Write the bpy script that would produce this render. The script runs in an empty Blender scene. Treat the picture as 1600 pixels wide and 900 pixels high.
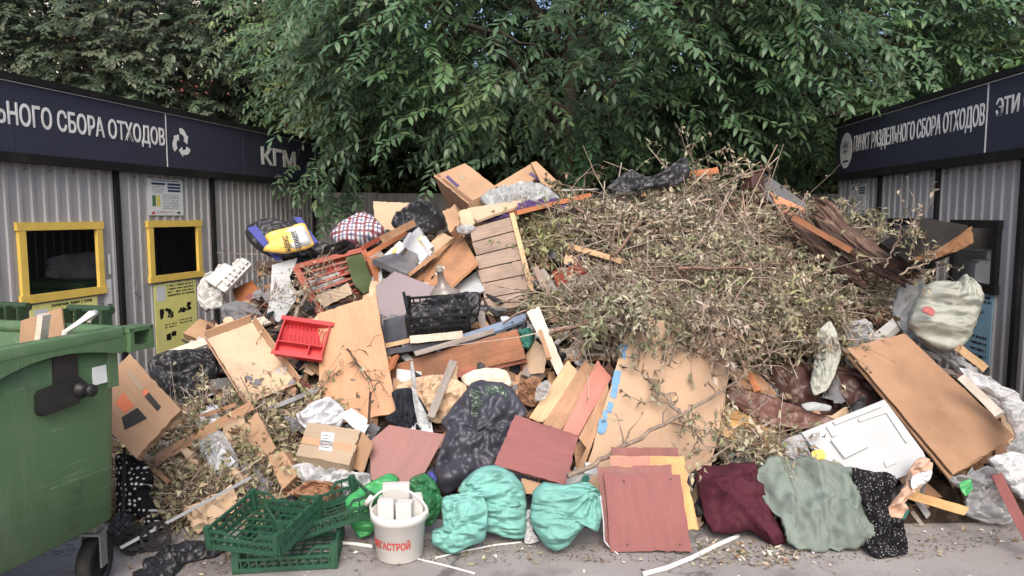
import bpy, bmesh, math, random
import numpy as np
from mathutils import Vector, Matrix, noise

# ------------------------------------------------------------------ camera, world, sun, exposure
scene = bpy.context.scene
COL = scene.collection
F, CX, CY, CAMZ = 1155.0, 800.0, 450.0, 1.65
PITCH = math.atan(113.0 / F)
cam = bpy.data.cameras.new('camera'); cam.sensor_width = 36.0; cam.lens = 36.0 * F / 1600.0
cam.clip_start = 0.05; cam.clip_end = 3000.0
cam_o = bpy.data.objects.new('camera', cam); COL.objects.link(cam_o)
cam_o.location = (0, 0, CAMZ); cam_o.rotation_euler = (math.pi / 2 - PITCH, 0, 0)
scene.camera = cam_o
SUN_EL, SUN_AZ = math.radians(44), math.radians(180)      # azimuth from +Y, clockwise
w = bpy.data.worlds.new('World'); scene.world = w; w.use_nodes = True
nt = w.node_tree; nt.nodes.clear()
sky = nt.nodes.new('ShaderNodeTexSky'); sky.sky_type = 'NISHITA'; sky.sun_disc = False
sky.sun_elevation = SUN_EL; sky.sun_rotation = SUN_AZ; sky.air_density = 1.0; sky.dust_density = 5.0
bg = nt.nodes.new('ShaderNodeBackground'); bg.inputs['Strength'].default_value = 0.15
wo = nt.nodes.new('ShaderNodeOutputWorld')
nt.links.new(sky.outputs[0], bg.inputs[0]); nt.links.new(bg.outputs[0], wo.inputs[0])
sl = bpy.data.lights.new('sun', 'SUN'); sl.energy = 1.4; sl.angle = math.radians(50); sl.color = (1.0, 0.95, 0.88)
so = bpy.data.objects.new('sun', sl); COL.objects.link(so)
sd = Vector((math.sin(SUN_AZ) * math.cos(SUN_EL), math.cos(SUN_AZ) * math.cos(SUN_EL), math.sin(SUN_EL)))
so.rotation_euler = (-sd).to_track_quat('-Z', 'Y').to_euler(); so.location = (0, -5, 12)
scene.view_settings.view_transform = 'Standard'; scene.view_settings.look = 'None'
scene.view_settings.exposure = 0.76; scene.view_settings.gamma = 1.0
scene.view_settings.use_curve_mapping = False
scene.render.engine = 'CYCLES'
scene.cycles.max_bounces = 4; scene.cycles.diffuse_bounces = 2; scene.cycles.glossy_bounces = 1
scene.cycles.transmission_bounces = 3; scene.cycles.transparent_max_bounces = 6; scene.cycles.use_adaptive_sampling = True; scene.cycles.adaptive_threshold = 0.02
scene.cycles.use_denoising = True

rnd = random.Random(7)
R = math.radians

# ------------------------------------------------------------------ rays and the shape of the heap
Fw = Vector((0, math.cos(PITCH), -math.sin(PITCH))); Up = Vector((0, math.sin(PITCH), math.cos(PITCH)))
EYE = Vector((0, 0, CAMZ))
def ray(p):
    return Fw + Vector((1, 0, 0)) * ((p[0] - CX) / F) + Up * (-(p[1] - CY) / F)
def atY(p, D):
    d = ray(p); return EYE + d * (D / d.y)
def atZ(p, z=0.0):
    d = ray(p); return EYE + d * ((z - CAMZ) / d.z)
HX = [-3.3, -2.75, -2.3, -1.7, -1.15, -.7, 0, .57, 1.15, 1.7, 2.3, 2.9, 3.5]
HZ = [.25, .6, 1.02, 1.36, 1.48, 1.58, 1.72, 1.80, 1.92, 1.97, 1.85, 1.3, .5]
FX = [-3.2, -1.8, -1.2, 0, .8, 1.5, 2.2, 2.6, 3.4]
FY = [4.1, 3.72, 3.85, 3.85, 3.8, 3.82, 3.82, 3.85, 4.0]
YR = 6.7
_hx = np.arange(-4.0, 4.0, .02); _H = np.interp(_hx, HX, HZ).tolist(); _Y = np.interp(_hx, FX, FY).tolist()
def heap(x, y):
    i = min(399, max(0, int((x + 4.0) * 50))); H = _H[i]; yf = _Y[i]
    t = (y - yf) / (YR - yf)
    if t <= 0: return 0.0
    if t <= 1: return H * (1 - (1 - t) ** 1.3)
    return max(0.0, H * (1 - (y - YR) / 2.6))
def surf(p, lift=0.0):
    """the point of the heap seen at p, moved towards the eye by lift"""
    d = ray(p); kx, kz = d.x / d.y, d.z / d.y; y = 3.0; hitp = False
    while y < 8.0:
        if CAMZ + kz * y <= max(0.004, heap(kx * y, y)): hitp = True; break
        y += 0.06
    if hitp:
        lo, hi = y - .06, y
        for _ in range(5):
            m = (lo + hi) / 2
            if CAMZ + kz * m <= max(0.004, heap(kx * m, m)): hi = m
            else: lo = m
        y = hi
    else: y = 6.7
    return EYE + d * (y / d.y) - d.normalized() * lift

# ------------------------------------------------------------------ mesh helpers
class MB:
    def __init__(self): self.v = []; self.f = []; self.m = []
    def add(self, vs, fs, mi=0, M=None):
        n = len(self.v)
        self.v += [tuple(M @ Vector(a)) if M else tuple(a) for a in vs]
        self.f += [tuple(i + n for i in f) for f in fs]; self.m += [mi] * len(fs)
        return self
    def box(self, c, s, rot=None, mi=0, M=None):
        x, y, z = s[0] / 2, s[1] / 2, s[2] / 2
        vs = [Vector((a, b, d)) for d in (-z, z) for a, b in ((-x, -y), (x, -y), (x, y), (-x, y))]
        if rot is not None: vs = [rot @ q for q in vs]
        vs = [q + Vector(c) for q in vs]
        return self.add(vs, [(0, 3, 2, 1), (4, 5, 6, 7), (0, 1, 5, 4), (1, 2, 6, 5), (2, 3, 7, 6), (3, 0, 4, 7)], mi, M)
    def bar(self, a, b, wd, ht, up=(0, 0, 1), mi=0):
        a, b = Vector(a), Vector(b); x = (b - a); L = x.length; x.normalize()
        y = Vector(up).cross(x)
        if y.length < 1e-4: y = Vector((0, 1, 0)).cross(x)
        y.normalize(); z = x.cross(y)
        rot = Matrix((x, y, z)).transposed()
        return self.box((a + b) / 2, (L, wd, ht), rot, mi)
    def prism(self, poly, z0, z1, mi=0, M=None):
        n = len(poly)
        vs = [(p[0], p[1], z0) for p in poly] + [(p[0], p[1], z1) for p in poly]
        fs = [tuple(range(n - 1, -1, -1)), tuple(range(n, 2 * n))] + [(i, (i + 1) % n, n + (i + 1) % n, n + i) for i in range(n)]
        return self.add(vs, fs, mi, M)
    def tube(self, pts, rad, n=8, caps=True, mi=0):
        pts = [Vector(p) for p in pts]
        if not isinstance(rad, (list, tuple)): rad = [rad] * len(pts)
        vs, fs = [], []; ref = Vector((0.31, 0.2, 0.93)).normalized()
        for i, p in enumerate(pts):
            t = (pts[min(i + 1, len(pts) - 1)] - pts[max(i - 1, 0)]).normalized()
            u = ref.cross(t)
            if u.length < 1e-3: u = Vector((1, 0, 0)).cross(t)
            u.normalize(); v = t.cross(u)
            vs += [p + (u * math.cos(2 * math.pi * k / n) + v * math.sin(2 * math.pi * k / n)) * rad[i] for k in range(n)]
        for i in range(len(pts) - 1):
            fs += [(i * n + k, i * n + (k + 1) % n, (i + 1) * n + (k + 1) % n, (i + 1) * n + k) for k in range(n)]
        if caps: fs += [tuple(range(n - 1, -1, -1)), tuple(range((len(pts) - 1) * n, len(pts) * n))]
        return self.add(vs, fs, mi)
    def lathe(self, prof, n=32, mi=0, M=None, close=False):
        vs, fs = [], []
        for r, z in prof: vs += [(r * math.cos(2 * math.pi * k / n), r * math.sin(2 * math.pi * k / n), z) for k in range(n)]
        for i in range(len(prof) - 1): fs += [(i * n + k, i * n + (k + 1) % n, (i + 1) * n + (k + 1) % n, (i + 1) * n + k) for k in range(n)]
        if close: fs += [tuple(range(n - 1, -1, -1)), tuple(range((len(prof) - 1) * n, len(prof) * n))]
        return self.add(vs, fs, mi, M)
    def mesh(self, name, mats, smooth=False):
        me = bpy.data.meshes.new(name); me.from_pydata(self.v, [], self.f)
        for m in (mats if isinstance(mats, (list, tuple)) else [mats]): me.materials.append(m)
        if max(self.m, default=0): me.polygons.foreach_set('material_index', self.m)
        if smooth: me.polygons.foreach_set('use_smooth', [True] * len(self.f))
        me.update(); return me
    def build(self, name, mats, parent=None, M=None, smooth=False):
        return link(name, self.mesh(name, mats, smooth), parent, M)
def link(name, data, parent=None, M=None):
    o = bpy.data.objects.new(name, data); COL.objects.link(o)
    if M is not None: o.matrix_basis = M
    if parent is not None: o.parent = parent
    return o
def tag(o, label, cat, group=None):
    o['label'] = label; o['category'] = cat; o['kind'] = 'thing'
    if group: o['group'] = group
    return o
def thing(name, label, cat, M=None, group=None):
    return tag(link(name, None, None, M), label, cat, group)
def kind(o, k, label=None):
    o['kind'] = k
    if label: o['label'] = label
    return o
def wm(o):
    m = o.matrix_basis
    return wm(o.parent) @ o.matrix_parent_inverse @ m if o.parent else m.copy()
def adopt(c, p):
    c.parent = p; c.matrix_parent_inverse = wm(p).inverted(); return c
def frame(o, x, y, z):
    m = Matrix((x, y, z)).transposed().to_4x4(); m.translation = o; return m
def np_mesh(name, V, faces, mat, cols=None, smooth=False):
    """V (n,3); faces list of (k,3) or (k,4) arrays"""
    me = bpy.data.meshes.new(name); V = np.ascontiguousarray(V, dtype=np.float32)
    me.vertices.add(len(V)); me.vertices.foreach_set('co', V.ravel())
    faces = [f for f in faces if len(f)]
    idx = np.concatenate([f.ravel() for f in faces]).astype(np.int32)
    tot = np.concatenate([np.full(len(f), f.shape[1], np.int32) for f in faces])
    st = np.concatenate([[0], np.cumsum(tot)[:-1]]).astype(np.int32)
    me.loops.add(len(idx)); me.loops.foreach_set('vertex_index', idx)
    me.polygons.add(len(tot)); me.polygons.foreach_set('loop_start', st)
    if smooth: me.polygons.foreach_set('use_smooth', np.ones(len(tot), bool))
    me.materials.append(mat)
    if cols is not None:
        a = me.attributes.new('Col', 'FLOAT_COLOR', 'POINT')
        c4 = np.ones((len(V), 4), np.float32); c4[:, :3] = cols; a.data.foreach_set('color', c4.ravel())
    me.update(calc_edges=True); me.validate(); return me

# ------------------------------------------------------------------ materials
def srgb(r, g, b):
    f = lambda c: (c / 255 / 12.92) if c / 255 <= .04045 else ((c / 255 + .055) / 1.055) ** 2.4
    c = [f(r), f(g), f(b)]; y = .25 * c[0] + .65 * c[1] + .10 * c[2]
    return tuple(.9 * (v * .80 + y * .20) for v in c)
class NT:
    def __init__(self, name):
        self.m = bpy.data.materials.new(name); self.m.use_nodes = True; self.t = self.m.node_tree; self.t.nodes.clear()
        self.out = self.n('ShaderNodeOutputMaterial')
    def n(self, ty, **k):
        a = self.t.nodes.new(ty)
        for kk, v in k.items():
            if kk in ('operation', 'blend_type', 'noise_type', 'feature', 'data_type', 'wave_type', 'noise_dimensions', 'voronoi_dimensions', 'attribute_name', 'bands_direction'):
                setattr(a, kk, v)
            else: a.inputs[kk].default_value = v
        return a
    def l(self, a, b): self.t.links.new(a, b)
    def coords(self, scale=(1, 1, 1), rand=True):
        tc = self.n('ShaderNodeTexCoord'); src = tc.outputs['Object']
        if rand:
            oi = self.n('ShaderNodeObjectInfo'); mu = self.n('ShaderNodeMath', operation='MULTIPLY'); mu.inputs[1].default_value = 43.0
            self.l(oi.outputs['Random'], mu.inputs[0]); ad = self.n('ShaderNodeVectorMath', operation='ADD')
            self.l(src, ad.inputs[0]); self.l(mu.outputs[0], ad.inputs[1]); src = ad.outputs[0]
        mp = self.n('ShaderNodeMapping'); mp.inputs['Scale'].default_value = scale
        self.l(src, mp.inputs['Vector']); return mp.outputs[0]
    def ramp(self, fac, stops):
        r = self.n('ShaderNodeValToRGB'); e = r.color_ramp.elements
        while len(e) < len(stops): e.new(0.5)
        for el, (p, c) in zip(e, stops): el.position = p; el.color = (*c, 1) if len(c) == 3 else c
        self.l(fac, r.inputs[0]); return r.outputs[0]
    def mix(self, fac, a, b, mode='MIX'):
        m = self.n('ShaderNodeMix', data_type='RGBA', blend_type=mode)
        for s, v in ((m.inputs[0], fac), (m.inputs[6], a), (m.inputs[7], b)):
            if hasattr(v, 'links'): self.l(v, s)
            elif isinstance(v, (int, float)): s.default_value = v
            else: s.default_value = (*v, 1)
        return m.outputs[2]
    def noise(self, vec, scale, detail=5, rough=.6, ty='FBM', dist=0.0):
        a = self.n('ShaderNodeTexNoise', noise_type=ty, Scale=scale, Detail=detail, Roughness=rough, Distortion=dist)
        self.l(vec, a.inputs['Vector']); return a.outputs[0]
    def principled(self, col, rough=.7, spec=.3, metal=0.0, bump=None, bstr=.3, bdist=.01, alpha=None):
        p = self.n('ShaderNodeBsdfPrincipled')
        if hasattr(col, 'links'): self.l(col, p.inputs['Base Color'])
        else: p.inputs['Base Color'].default_value = (*col, 1)
        if hasattr(rough, 'links'): self.l(rough, p.inputs['Roughness'])
        else: p.inputs['Roughness'].default_value = rough
        p.inputs['Specular IOR Level'].default_value = spec; p.inputs['Metallic'].default_value = metal
        if alpha is not None:
            if hasattr(alpha, 'links'): self.l(alpha, p.inputs['Alpha'])
            else: p.inputs['Alpha'].default_value = alpha
        if bump is not None:
            b = self.n('ShaderNodeBump', Strength=bstr, Distance=bdist); self.l(bump, b.inputs['Height']); self.l(b.outputs[0], p.inputs['Normal'])
        self.l(p.outputs[0], self.out.inputs[0]); self.p = p; return p
def sc(c, k): return tuple(min(1, x * k) for x in c)
M = {}
def plain(name, col, rough=.7, var=.25, scale=4, dirt=.35, dirtcol=(.09, .075, .06), spec=.3, bstr=.25, bdist=.004, metal=0):
    t = NT(name); v = t.coords(); n1 = t.noise(v, scale, 6)
    c = t.ramp(n1, [(.25, sc(col, 1 - var)), (.5, col), (.75, sc(col, 1 + var * .7))])
    n2 = t.noise(v, scale * .6, 8, .7); d = t.ramp(n2, [(.5, (0, 0, 0)), (.72, (dirt,) * 3)])
    c = t.mix(d, c, dirtcol); n3 = t.noise(v, scale * 14, 4)
    t.principled(c, rough, spec, metal, n3, bstr, bdist); M[name] = t.m; return t.m
def wood(name, col, rough=.6, contrast=.35, fine=1.0, dirt=.3, spec=.3, scale=1.0, dirtcol=(.07, .05, .035)):
    t = NT(name); v = t.coords((1.3 * scale, 14 * scale, 14 * scale)); n1 = t.noise(v, 1.6, 7, .65, dist=.9)
    c = t.ramp(n1, [(.22, sc(col, 1 - contrast)), (.48, col), (.7, sc(col, 1 + contrast * .5))])
    v2 = t.coords((6, 120, 120)); n2 = t.noise(v2, 1.0, 3); c = t.mix(.28 * fine, c, t.ramp(n2, [(.3, sc(col, .45)), (.6, sc(col, 1.25))]), 'MIX')
    v3 = t.coords(); n3 = t.noise(v3, 3.2, 8, .7); c = t.mix(t.ramp(n3, [(.46, (0, 0, 0)), (.72, (min(.8, dirt + .12),) * 3)]), c, dirtcol)
    n5 = t.noise(v3, 11, 6, .7); c = t.mix(t.ramp(n5, [(.66, (0, 0, 0)), (.7, (.35,) * 3)]), c, sc(col, 1.35))
    t.principled(c, rough, spec, 0, n2, .25, .003); M[name] = t.m; return t.m
def cardboard(name, col):
    t = NT(name); v = t.coords(); n1 = t.noise(v, 3.0, 6); c = t.ramp(n1, [(.25, sc(col, .8)), (.55, col), (.8, sc(col, 1.12))])
    v2 = t.coords((2, 90, 2)); n2 = t.noise(v2, 1.0, 2); c = t.mix(.14, c, t.ramp(n2, [(.3, sc(col, .6)), (.7, sc(col, 1.2))]))
    n4 = t.noise(v, 2.2, 8, .7); c = t.mix(t.ramp(n4, [(.55, (0, 0, 0)), (.7, (.35,) * 3)]), c, sc(col, .45))
    t.principled(c, .85, .12, 0, n2, .2, .002); M[name] = t.m; return t.m
def film(name, col, rough=.28, spec=.5, crumple=1.0, alpha=None, var=.3, dirt=.15, scale=7):
    t = NT(name); v = t.coords(); n1 = t.noise(v, 3, 4); c = t.ramp(n1, [(.3, sc(col, 1 - var)), (.7, sc(col, 1 + var))])
    n4 = t.noise(v, 5, 8, .7); c = t.mix(t.ramp(n4, [(.55, (0, 0, 0)), (.7, (dirt,) * 3)]), c, (.16, .14, .11))
    n2 = t.noise(v, scale, 2, .5, 'RIDGED_MULTIFRACTAL', .6)
    al = None
    if alpha is not None:
        n5 = t.noise(v, scale * 1.3, 5, .6, 'RIDGED_MULTIFRACTAL', .8); al = t.ramp(n5, [(.1, (alpha,) * 3), (.9, (min(1, alpha + .45),) * 3)])
    t.principled(c, rough, spec, 0, n2, .3 * crumple, .015, al); M[name] = t.m; return t.m
def fabric(name, col, weave=180, var=.25, rough=.95, dirt=.3, crumple=.5, spec=.08, cs=(9, 9)):
    t = NT(name); v = t.coords(); n1 = t.noise(v, 4, 6); c = t.ramp(n1, [(.3, sc(col, 1 - var)), (.7, sc(col, 1 + var))])
    n4 = t.noise(v, 6, 8, .75); c = t.mix(t.ramp(n4, [(.5, (0, 0, 0)), (.72, (dirt,) * 3)]), c, (.12, .1, .08))
    w1 = t.n('ShaderNodeTexWave', wave_type='BANDS', Scale=weave / 6, Distortion=1.5); t.l(v, w1.inputs['Vector'])
    w2 = t.n('ShaderNodeTexWave', wave_type='BANDS', bands_direction='Y', Scale=weave / 6, Distortion=1.5); t.l(v, w2.inputs['Vector'])
    c = t.mix(.07, c, t.mix(1.0, w1.outputs[0], w2.outputs[0], 'MULTIPLY'), 'SOFT_LIGHT')
    vv = t.coords((cs[0] / 9, cs[1] / 9, 1)); n2 = t.noise(vv, 9, 6, .6, 'RIDGED_MULTIFRACTAL', .5)
    t.principled(c, rough, spec, 0, n2, crumple, .035); M[name] = t.m; return t.m

wood('orange_veneer', srgb(196, 138, 92), .45, .18, .6)
wood('tan_plywood', srgb(200, 146, 102), .6, .2, .7, .15)
wood('pale_pine', srgb(205, 165, 115), .65, .25, 1, .25)
wood('raw_pine', srgb(178, 132, 92), .7, .3, 1, .35)
wood('old_plank', srgb(158, 134, 118), .8, .28, 1, .4)
wood('brown_beam', srgb(150, 92, 54), .65, .5, 1, .55)
wood('mahogany', srgb(134, 68, 64), .42, .28, .7, .2, .4)
wood('mahogany_dull', srgb(140, 76, 74), .55, .2, .5, .1, .3)
wood('mahogany_pink', srgb(196, 116, 98), .5, .2, .6, .15)
wood('red_varnish', srgb(160, 70, 42), .4, .35, .7, .3, .4)
wood('orange_varnish', srgb(190, 112, 58), .4, .35, .7, .3, .4)
wood('yellow_pine', srgb(208, 158, 84), .55, .3, .8, .3)
wood('grey_wood', srgb(150, 140, 132), .85, .35, 1, .35)
wood('dark_wood', srgb(72, 44, 34), .5, .4, .7, .4)
wood('white_painted_wood', srgb(200, 190, 174), .6, .14, .7, .45, dirtcol=srgb(140, 96, 62))
wood('peeled_bark', srgb(82, 52, 42), .36, .75, 1.6, .6, .5, .8)
plain('chipboard', srgb(184, 150, 118), .8, .14, 3, .4, srgb(140, 108, 80))
plain('hardboard', srgb(170, 128, 94), .7, .1, 2.5, .55, srgb(118, 82, 54), bstr=.1)
plain('purple_laminate', srgb(118, 100, 108), .32, .12, 2, .25, srgb(70, 62, 74), .45, .08)
plain('white_laminate', srgb(172, 177, 182), .4, .06, 3, .18, srgb(150, 145, 135), .4, .06)
plain('foam_white', srgb(198, 198, 197), .8, .05, 8, .25, srgb(160, 155, 145))
plain('blue_grey_board', srgb(120, 138, 165), .4, .2, 4, .3)
plain('dark_panel', srgb(62, 66, 78), .4, .2, 3, .3)
plain('black_plastic', srgb(34, 34, 37), .45, .2, 6, .3, (.08, .075, .07), .4)
plain('red_plastic', srgb(206, 24, 34), .35, .12, 4, .1, spec=.4, bstr=.05)
plain('crate_green', srgb(30, 84, 60), .45, .18, 6, .2, (.1, .1, .08), .4)
def binplastic():
    t = NT('bin_green'); col = srgb(76, 112, 72); v = t.coords(); n1 = t.noise(v, 1.6, 6); c = t.ramp(n1, [(.3, sc(col, .85)), (.7, sc(col, 1.15))])
    n2 = t.noise(t.coords((3, 3, .5)), 2.5, 8, .7); c = t.mix(t.ramp(n2, [(.52, (0, 0, 0)), (.7, (.4,) * 3)]), c, srgb(120, 128, 108))
    n3 = t.noise(t.coords((2, 2, 40)), 2.2, 4, .6, dist=1.5); c = t.mix(t.ramp(n3, [(.66, (0, 0, 0)), (.69, (.5,) * 3)]), c, srgb(150, 172, 146))
    n4 = t.noise(t.coords((30, 30, 2.)), 1.6, 4, .6, dist=1.5); c = t.mix(t.ramp(n4, [(.68, (0, 0, 0)), (.7, (.4,) * 3)]), c, srgb(140, 160, 136))
    n5 = t.noise(v, 6, 8, .75); c = t.mix(t.ramp(n5, [(.58, (0, 0, 0)), (.7, (.5,) * 3)]), c, srgb(60, 66, 50))
    t.principled(c, .5, .35, 0, n5, .12, .004); M['bin_green'] = t.m
binplastic()
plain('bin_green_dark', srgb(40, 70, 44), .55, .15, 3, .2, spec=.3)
plain('rubber', srgb(38, 38, 38), .85, .2, 8, .4, (.09, .085, .08))
plain('grey_metal', srgb(150, 152, 154), .45, .12, 6, .3, metal=.6)
plain('black_metal', srgb(30, 30, 33), .5, .2, 6, .25)
plain('yellow_paint', srgb(236, 196, 32), .5, .1, 5, .3, srgb(150, 120, 40), bstr=.1)
def ribbed(name, col, stain):
    t = NT(name); v = t.coords(); n1 = t.noise(v, 1.2, 6); c = t.ramp(n1, [(.3, sc(col, .9)), (.7, sc(col, 1.08))])
    n2 = t.noise(t.coords((9, 9, .5)), 1.5, 6, .65); c = t.mix(t.ramp(n2, [(.5, (0, 0, 0)), (.75, (.5,) * 3)]), c, stain)
    n3 = t.noise(t.coords((3, 3, 14)), 1.6, 7, .7); c = t.mix(t.ramp(n3, [(.62, (0, 0, 0)), (.72, (.3,) * 3)]), c, sc(col, 1.35))
    n4 = t.noise(v, 5, 8, .75); c = t.mix(t.ramp(n4, [(.6, (0, 0, 0)), (.72, (.4,) * 3)]), c, sc(stain, .7))
    t.principled(c, .48, .4, 0, t.noise(v, 6, 3), .12, .01); M[name] = t.m
ribbed('sheet_metal', srgb(166, 164, 167), srgb(116, 110, 108))
plain('fence_metal', srgb(160, 158, 158), .55, .1, 1.5, .3, srgb(90, 88, 88))
plain('sign_navy', srgb(58, 60, 80), .38, .1, 1.5, .15, srgb(82, 82, 96), .4, .05)
plain('sign_white', srgb(226, 226, 228), .6, .08, 6, .35, srgb(128, 126, 130))
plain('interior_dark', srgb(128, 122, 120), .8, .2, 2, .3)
plain('poster_white', srgb(222, 226, 228), .5, .04, 6, .1)
plain('poster_yellow', srgb(238, 234, 112), .55, .08, 6, .35, srgb(215, 215, 190))
plain('poster_blue', srgb(140, 198, 226), .5, .05, 6, .15)
plain('print_black', srgb(44, 42, 42), .6, .2, 20, .3)
plain('print_navy', srgb(50, 62, 104), .6, .1, 20, 0)
plain('print_green', srgb(80, 130, 70), .6, .1, 20, 0)
plain('print_yellow', srgb(226, 206, 60), .6, .1, 20, 0)
plain('print_red', srgb(196, 54, 50), .6, .1, 20, .1)
plain('faded_red', srgb(176, 84, 86), .7, .3, 30, .4, srgb(160, 160, 150)); plain('print_purple', srgb(92, 76, 120), .6, .1, 20, .1)
plain('print_orange', srgb(226, 112, 52), .6, .1, 20, 0)
plain('blue_paint', srgb(76, 142, 186), .5, .2, 14, .25, srgb(190, 160, 120))
plain('bucket_white', srgb(226, 224, 220), .45, .05, 6, .22, srgb(150, 140, 125), bstr=.06)
plain('block_grey', srgb(205, 202, 198), .85, .08, 12, .3, srgb(150, 146, 140))
plain('paper', srgb(200, 203, 212), .75, .05, 6, .08, srgb(170, 170, 175))
plain('foam_yellow', srgb(160, 112, 70), .95, .3, 14, .5, (.06, .04, .03), bstr=.8, bdist=.02)
plain('char_black', srgb(34, 31, 30), .7, .5, 8, .3, (.15, .1, .07), bstr=.6, bdist=.02)
plain('asphalt_chip', srgb(170, 165, 160), .9, .3, 10, .3)
cardboard('card', srgb(184, 144, 108)); cardboard('card_pale', srgb(204, 172, 138)); cardboard('card_grey', srgb(172, 150, 124)); cardboard('card_dark', srgb(136, 100, 74))
film('black_film', srgb(44, 45, 50), .4, .42, dirt=.06); film('navy_film', srgb(60, 62, 74), .42, .42, .9, dirt=.08)
film('clear_film', srgb(196, 202, 208), .22, .5, 1.0, .30, .1); film('milky_film', srgb(188, 191, 195), .3, .4, 1.0, .55, .1)
film('white_film', srgb(190, 192, 196), .4, .35, .9, None, .06)
film('green_film', srgb(24, 158, 78), .3, .45, .5, None, .15, .05); film('green_film_dark', srgb(30, 128, 72), .32, .45, .9, .82, .2, .1)
film('silver_film', srgb(180, 186, 190), .3, .5, 1.0, .6, .1)
film('brown_leather', srgb(112, 76, 66), .42, .4, .5, None, .15, .3); film('maroon_leather', srgb(78, 50, 46), .45, .4, .6, None, .2, .3)
film('yellow_film', srgb(240, 190, 40), .3, .4, .6, None, .06, .05)
film('glass_green', srgb(58, 78, 66), .12, .6, 1.0, None, .5, .1, 14)
film('blue_webbing', srgb(58, 66, 150), .5, .3, .3, None, .12, .1)
fabric('teal_woven', srgb(106, 178, 168), 260, .1, .7, .12, .8, .2, (5, 26))
fabric('grey_sack', srgb(166, 170, 160), 220, .12, .6, .2, .9, .3, (5, 16))
fabric('maroon_knit', srgb(82, 36, 50), 300, .12, 1, .08, .35)
fabric('sage_cloth', srgb(118, 132, 124), 200, .12, .95, .2, .6)
fabric('beige_cloth', srgb(206, 172, 136), 150, .12, .95, .2, .7)
fabric('cream_cloth', srgb(216, 206, 186), 150, .1, .95, .25, .5)
fabric('peach_cloth', srgb(212, 170, 144), 150, .12, .9, .15, .5)
fabric('purple_cloth', srgb(84, 64, 116), 200, .3, .9, .1, .8)
fabric('dark_cloth', srgb(44, 48, 58), 200, .3, .95, .2, .6)
fabric('black_cloth', srgb(34, 33, 36), 200, .3, .95, .15, .6)
fabric('green_cloth', srgb(70, 84, 50), 160, .25, .95, .45, .7)
fabric('brown_paper', srgb(150, 108, 78), 60, .25, .8, .3, .9)
fabric('grey_cloth', srgb(120, 120, 126), 200, .25, .95, .3, .7)
fabric('tealgreen_cloth', srgb(40, 120, 108), 200, .2, .9, .2, .6)
def bark(name, col):
    t = NT(name); v = t.coords((1, 1, .25)); n1 = t.noise(v, 26, 7, .7); c = t.ramp(n1, [(.3, sc(col, .45)), (.6, col), (.8, sc(col, 1.5))])
    t.principled(c, .9, .1, 0, n1, .8, .02); M[name] = t.m
bark('bark', srgb(92, 82, 72)); bark('twig', srgb(158, 138, 122)); bark('branch_pink', srgb(150, 116, 100))
def leafmat(name, mult=1.0, transl=.45, rough=.38, spec=.5):
    t = NT(name); a = t.n('ShaderNodeAttribute', attribute_name='Col'); c = a.outputs['Color']
    p = t.principled(c, rough, spec); tr = t.n('ShaderNodeBsdfTranslucent'); t.l(c, tr.inputs[0])
    mx = t.n('ShaderNodeMixShader'); mx.inputs[0].default_value = transl
    t.l(p.outputs[0], mx.inputs[1]); t.l(tr.outputs[0], mx.inputs[2]); t.l(mx.outputs[0], t.out.inputs[0]); M[name] = t.m
leafmat('leaf')
def leafflat(name, transl):
    t = NT(name); a = t.n('ShaderNodeAttribute', attribute_name='Col'); d = t.n('ShaderNodeBsdfDiffuse'); t.l(a.outputs['Color'], d.inputs[0]); tr = t.n('ShaderNodeBsdfTranslucent'); t.l(a.outputs['Color'], tr.inputs[0])
    mx = t.n('ShaderNodeMixShader'); mx.inputs[0].default_value = transl; t.l(d.outputs[0], mx.inputs[1]); t.l(tr.outputs[0], mx.inputs[2]); t.l(mx.outputs[0], t.out.inputs[0]); M[name] = t.m
leafflat('dry_leaf', .1); leafflat('thicket_leaf', .2)
def polka(name, base, dot, size, thr):
    t = NT(name); v = t.coords((1, 1, .01), False); vo = t.n('ShaderNodeTexVoronoi', Scale=size, Randomness=.45); t.l(v, vo.inputs['Vector'])
    f = t.ramp(vo.outputs['Distance'], [(thr, (1, 1, 1)), (thr + .03, (0, 0, 0))]); c = t.mix(f, base, dot)
    t.principled(c, .8, .1, 0, t.noise(v, 9, 5, .6, 'RIDGED_MULTIFRACTAL'), .4, .01); M[name] = t.m
polka('polka_fabric', srgb(30, 29, 33), srgb(205, 202, 198), 38, .27); polka('speckled_fabric', srgb(32, 31, 36), srgb(150, 150, 152), 95, .22)
def plaid(name):
    t = NT(name); v = t.coords((1, 1, 1), False); c = srgb(206, 208, 216)
    for sc_, dr, colr, wd in ((9, 'X', srgb(72, 78, 120), .30), (9, 'Y', srgb(72, 78, 120), .30), (4.5, 'X', srgb(130, 52, 60), .18), (4.5, 'Y', srgb(130, 52, 60), .18)):
        wv = t.n('ShaderNodeTexWave', wave_type='BANDS', bands_direction=dr, Scale=sc_, Distortion=.15); t.l(v, wv.inputs['Vector'])
        c = t.mix(t.ramp(wv.outputs['Fac'], [(wd, (.75,) * 3), (wd + .06, (0, 0, 0))]), c, colr)
    t.principled(c, .5, .3, 0, t.noise(v, 9, 5, .6, 'RIDGED_MULTIFRACTAL'), .7, .02); M[name] = t.m
plaid('plaid_bag')
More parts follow.
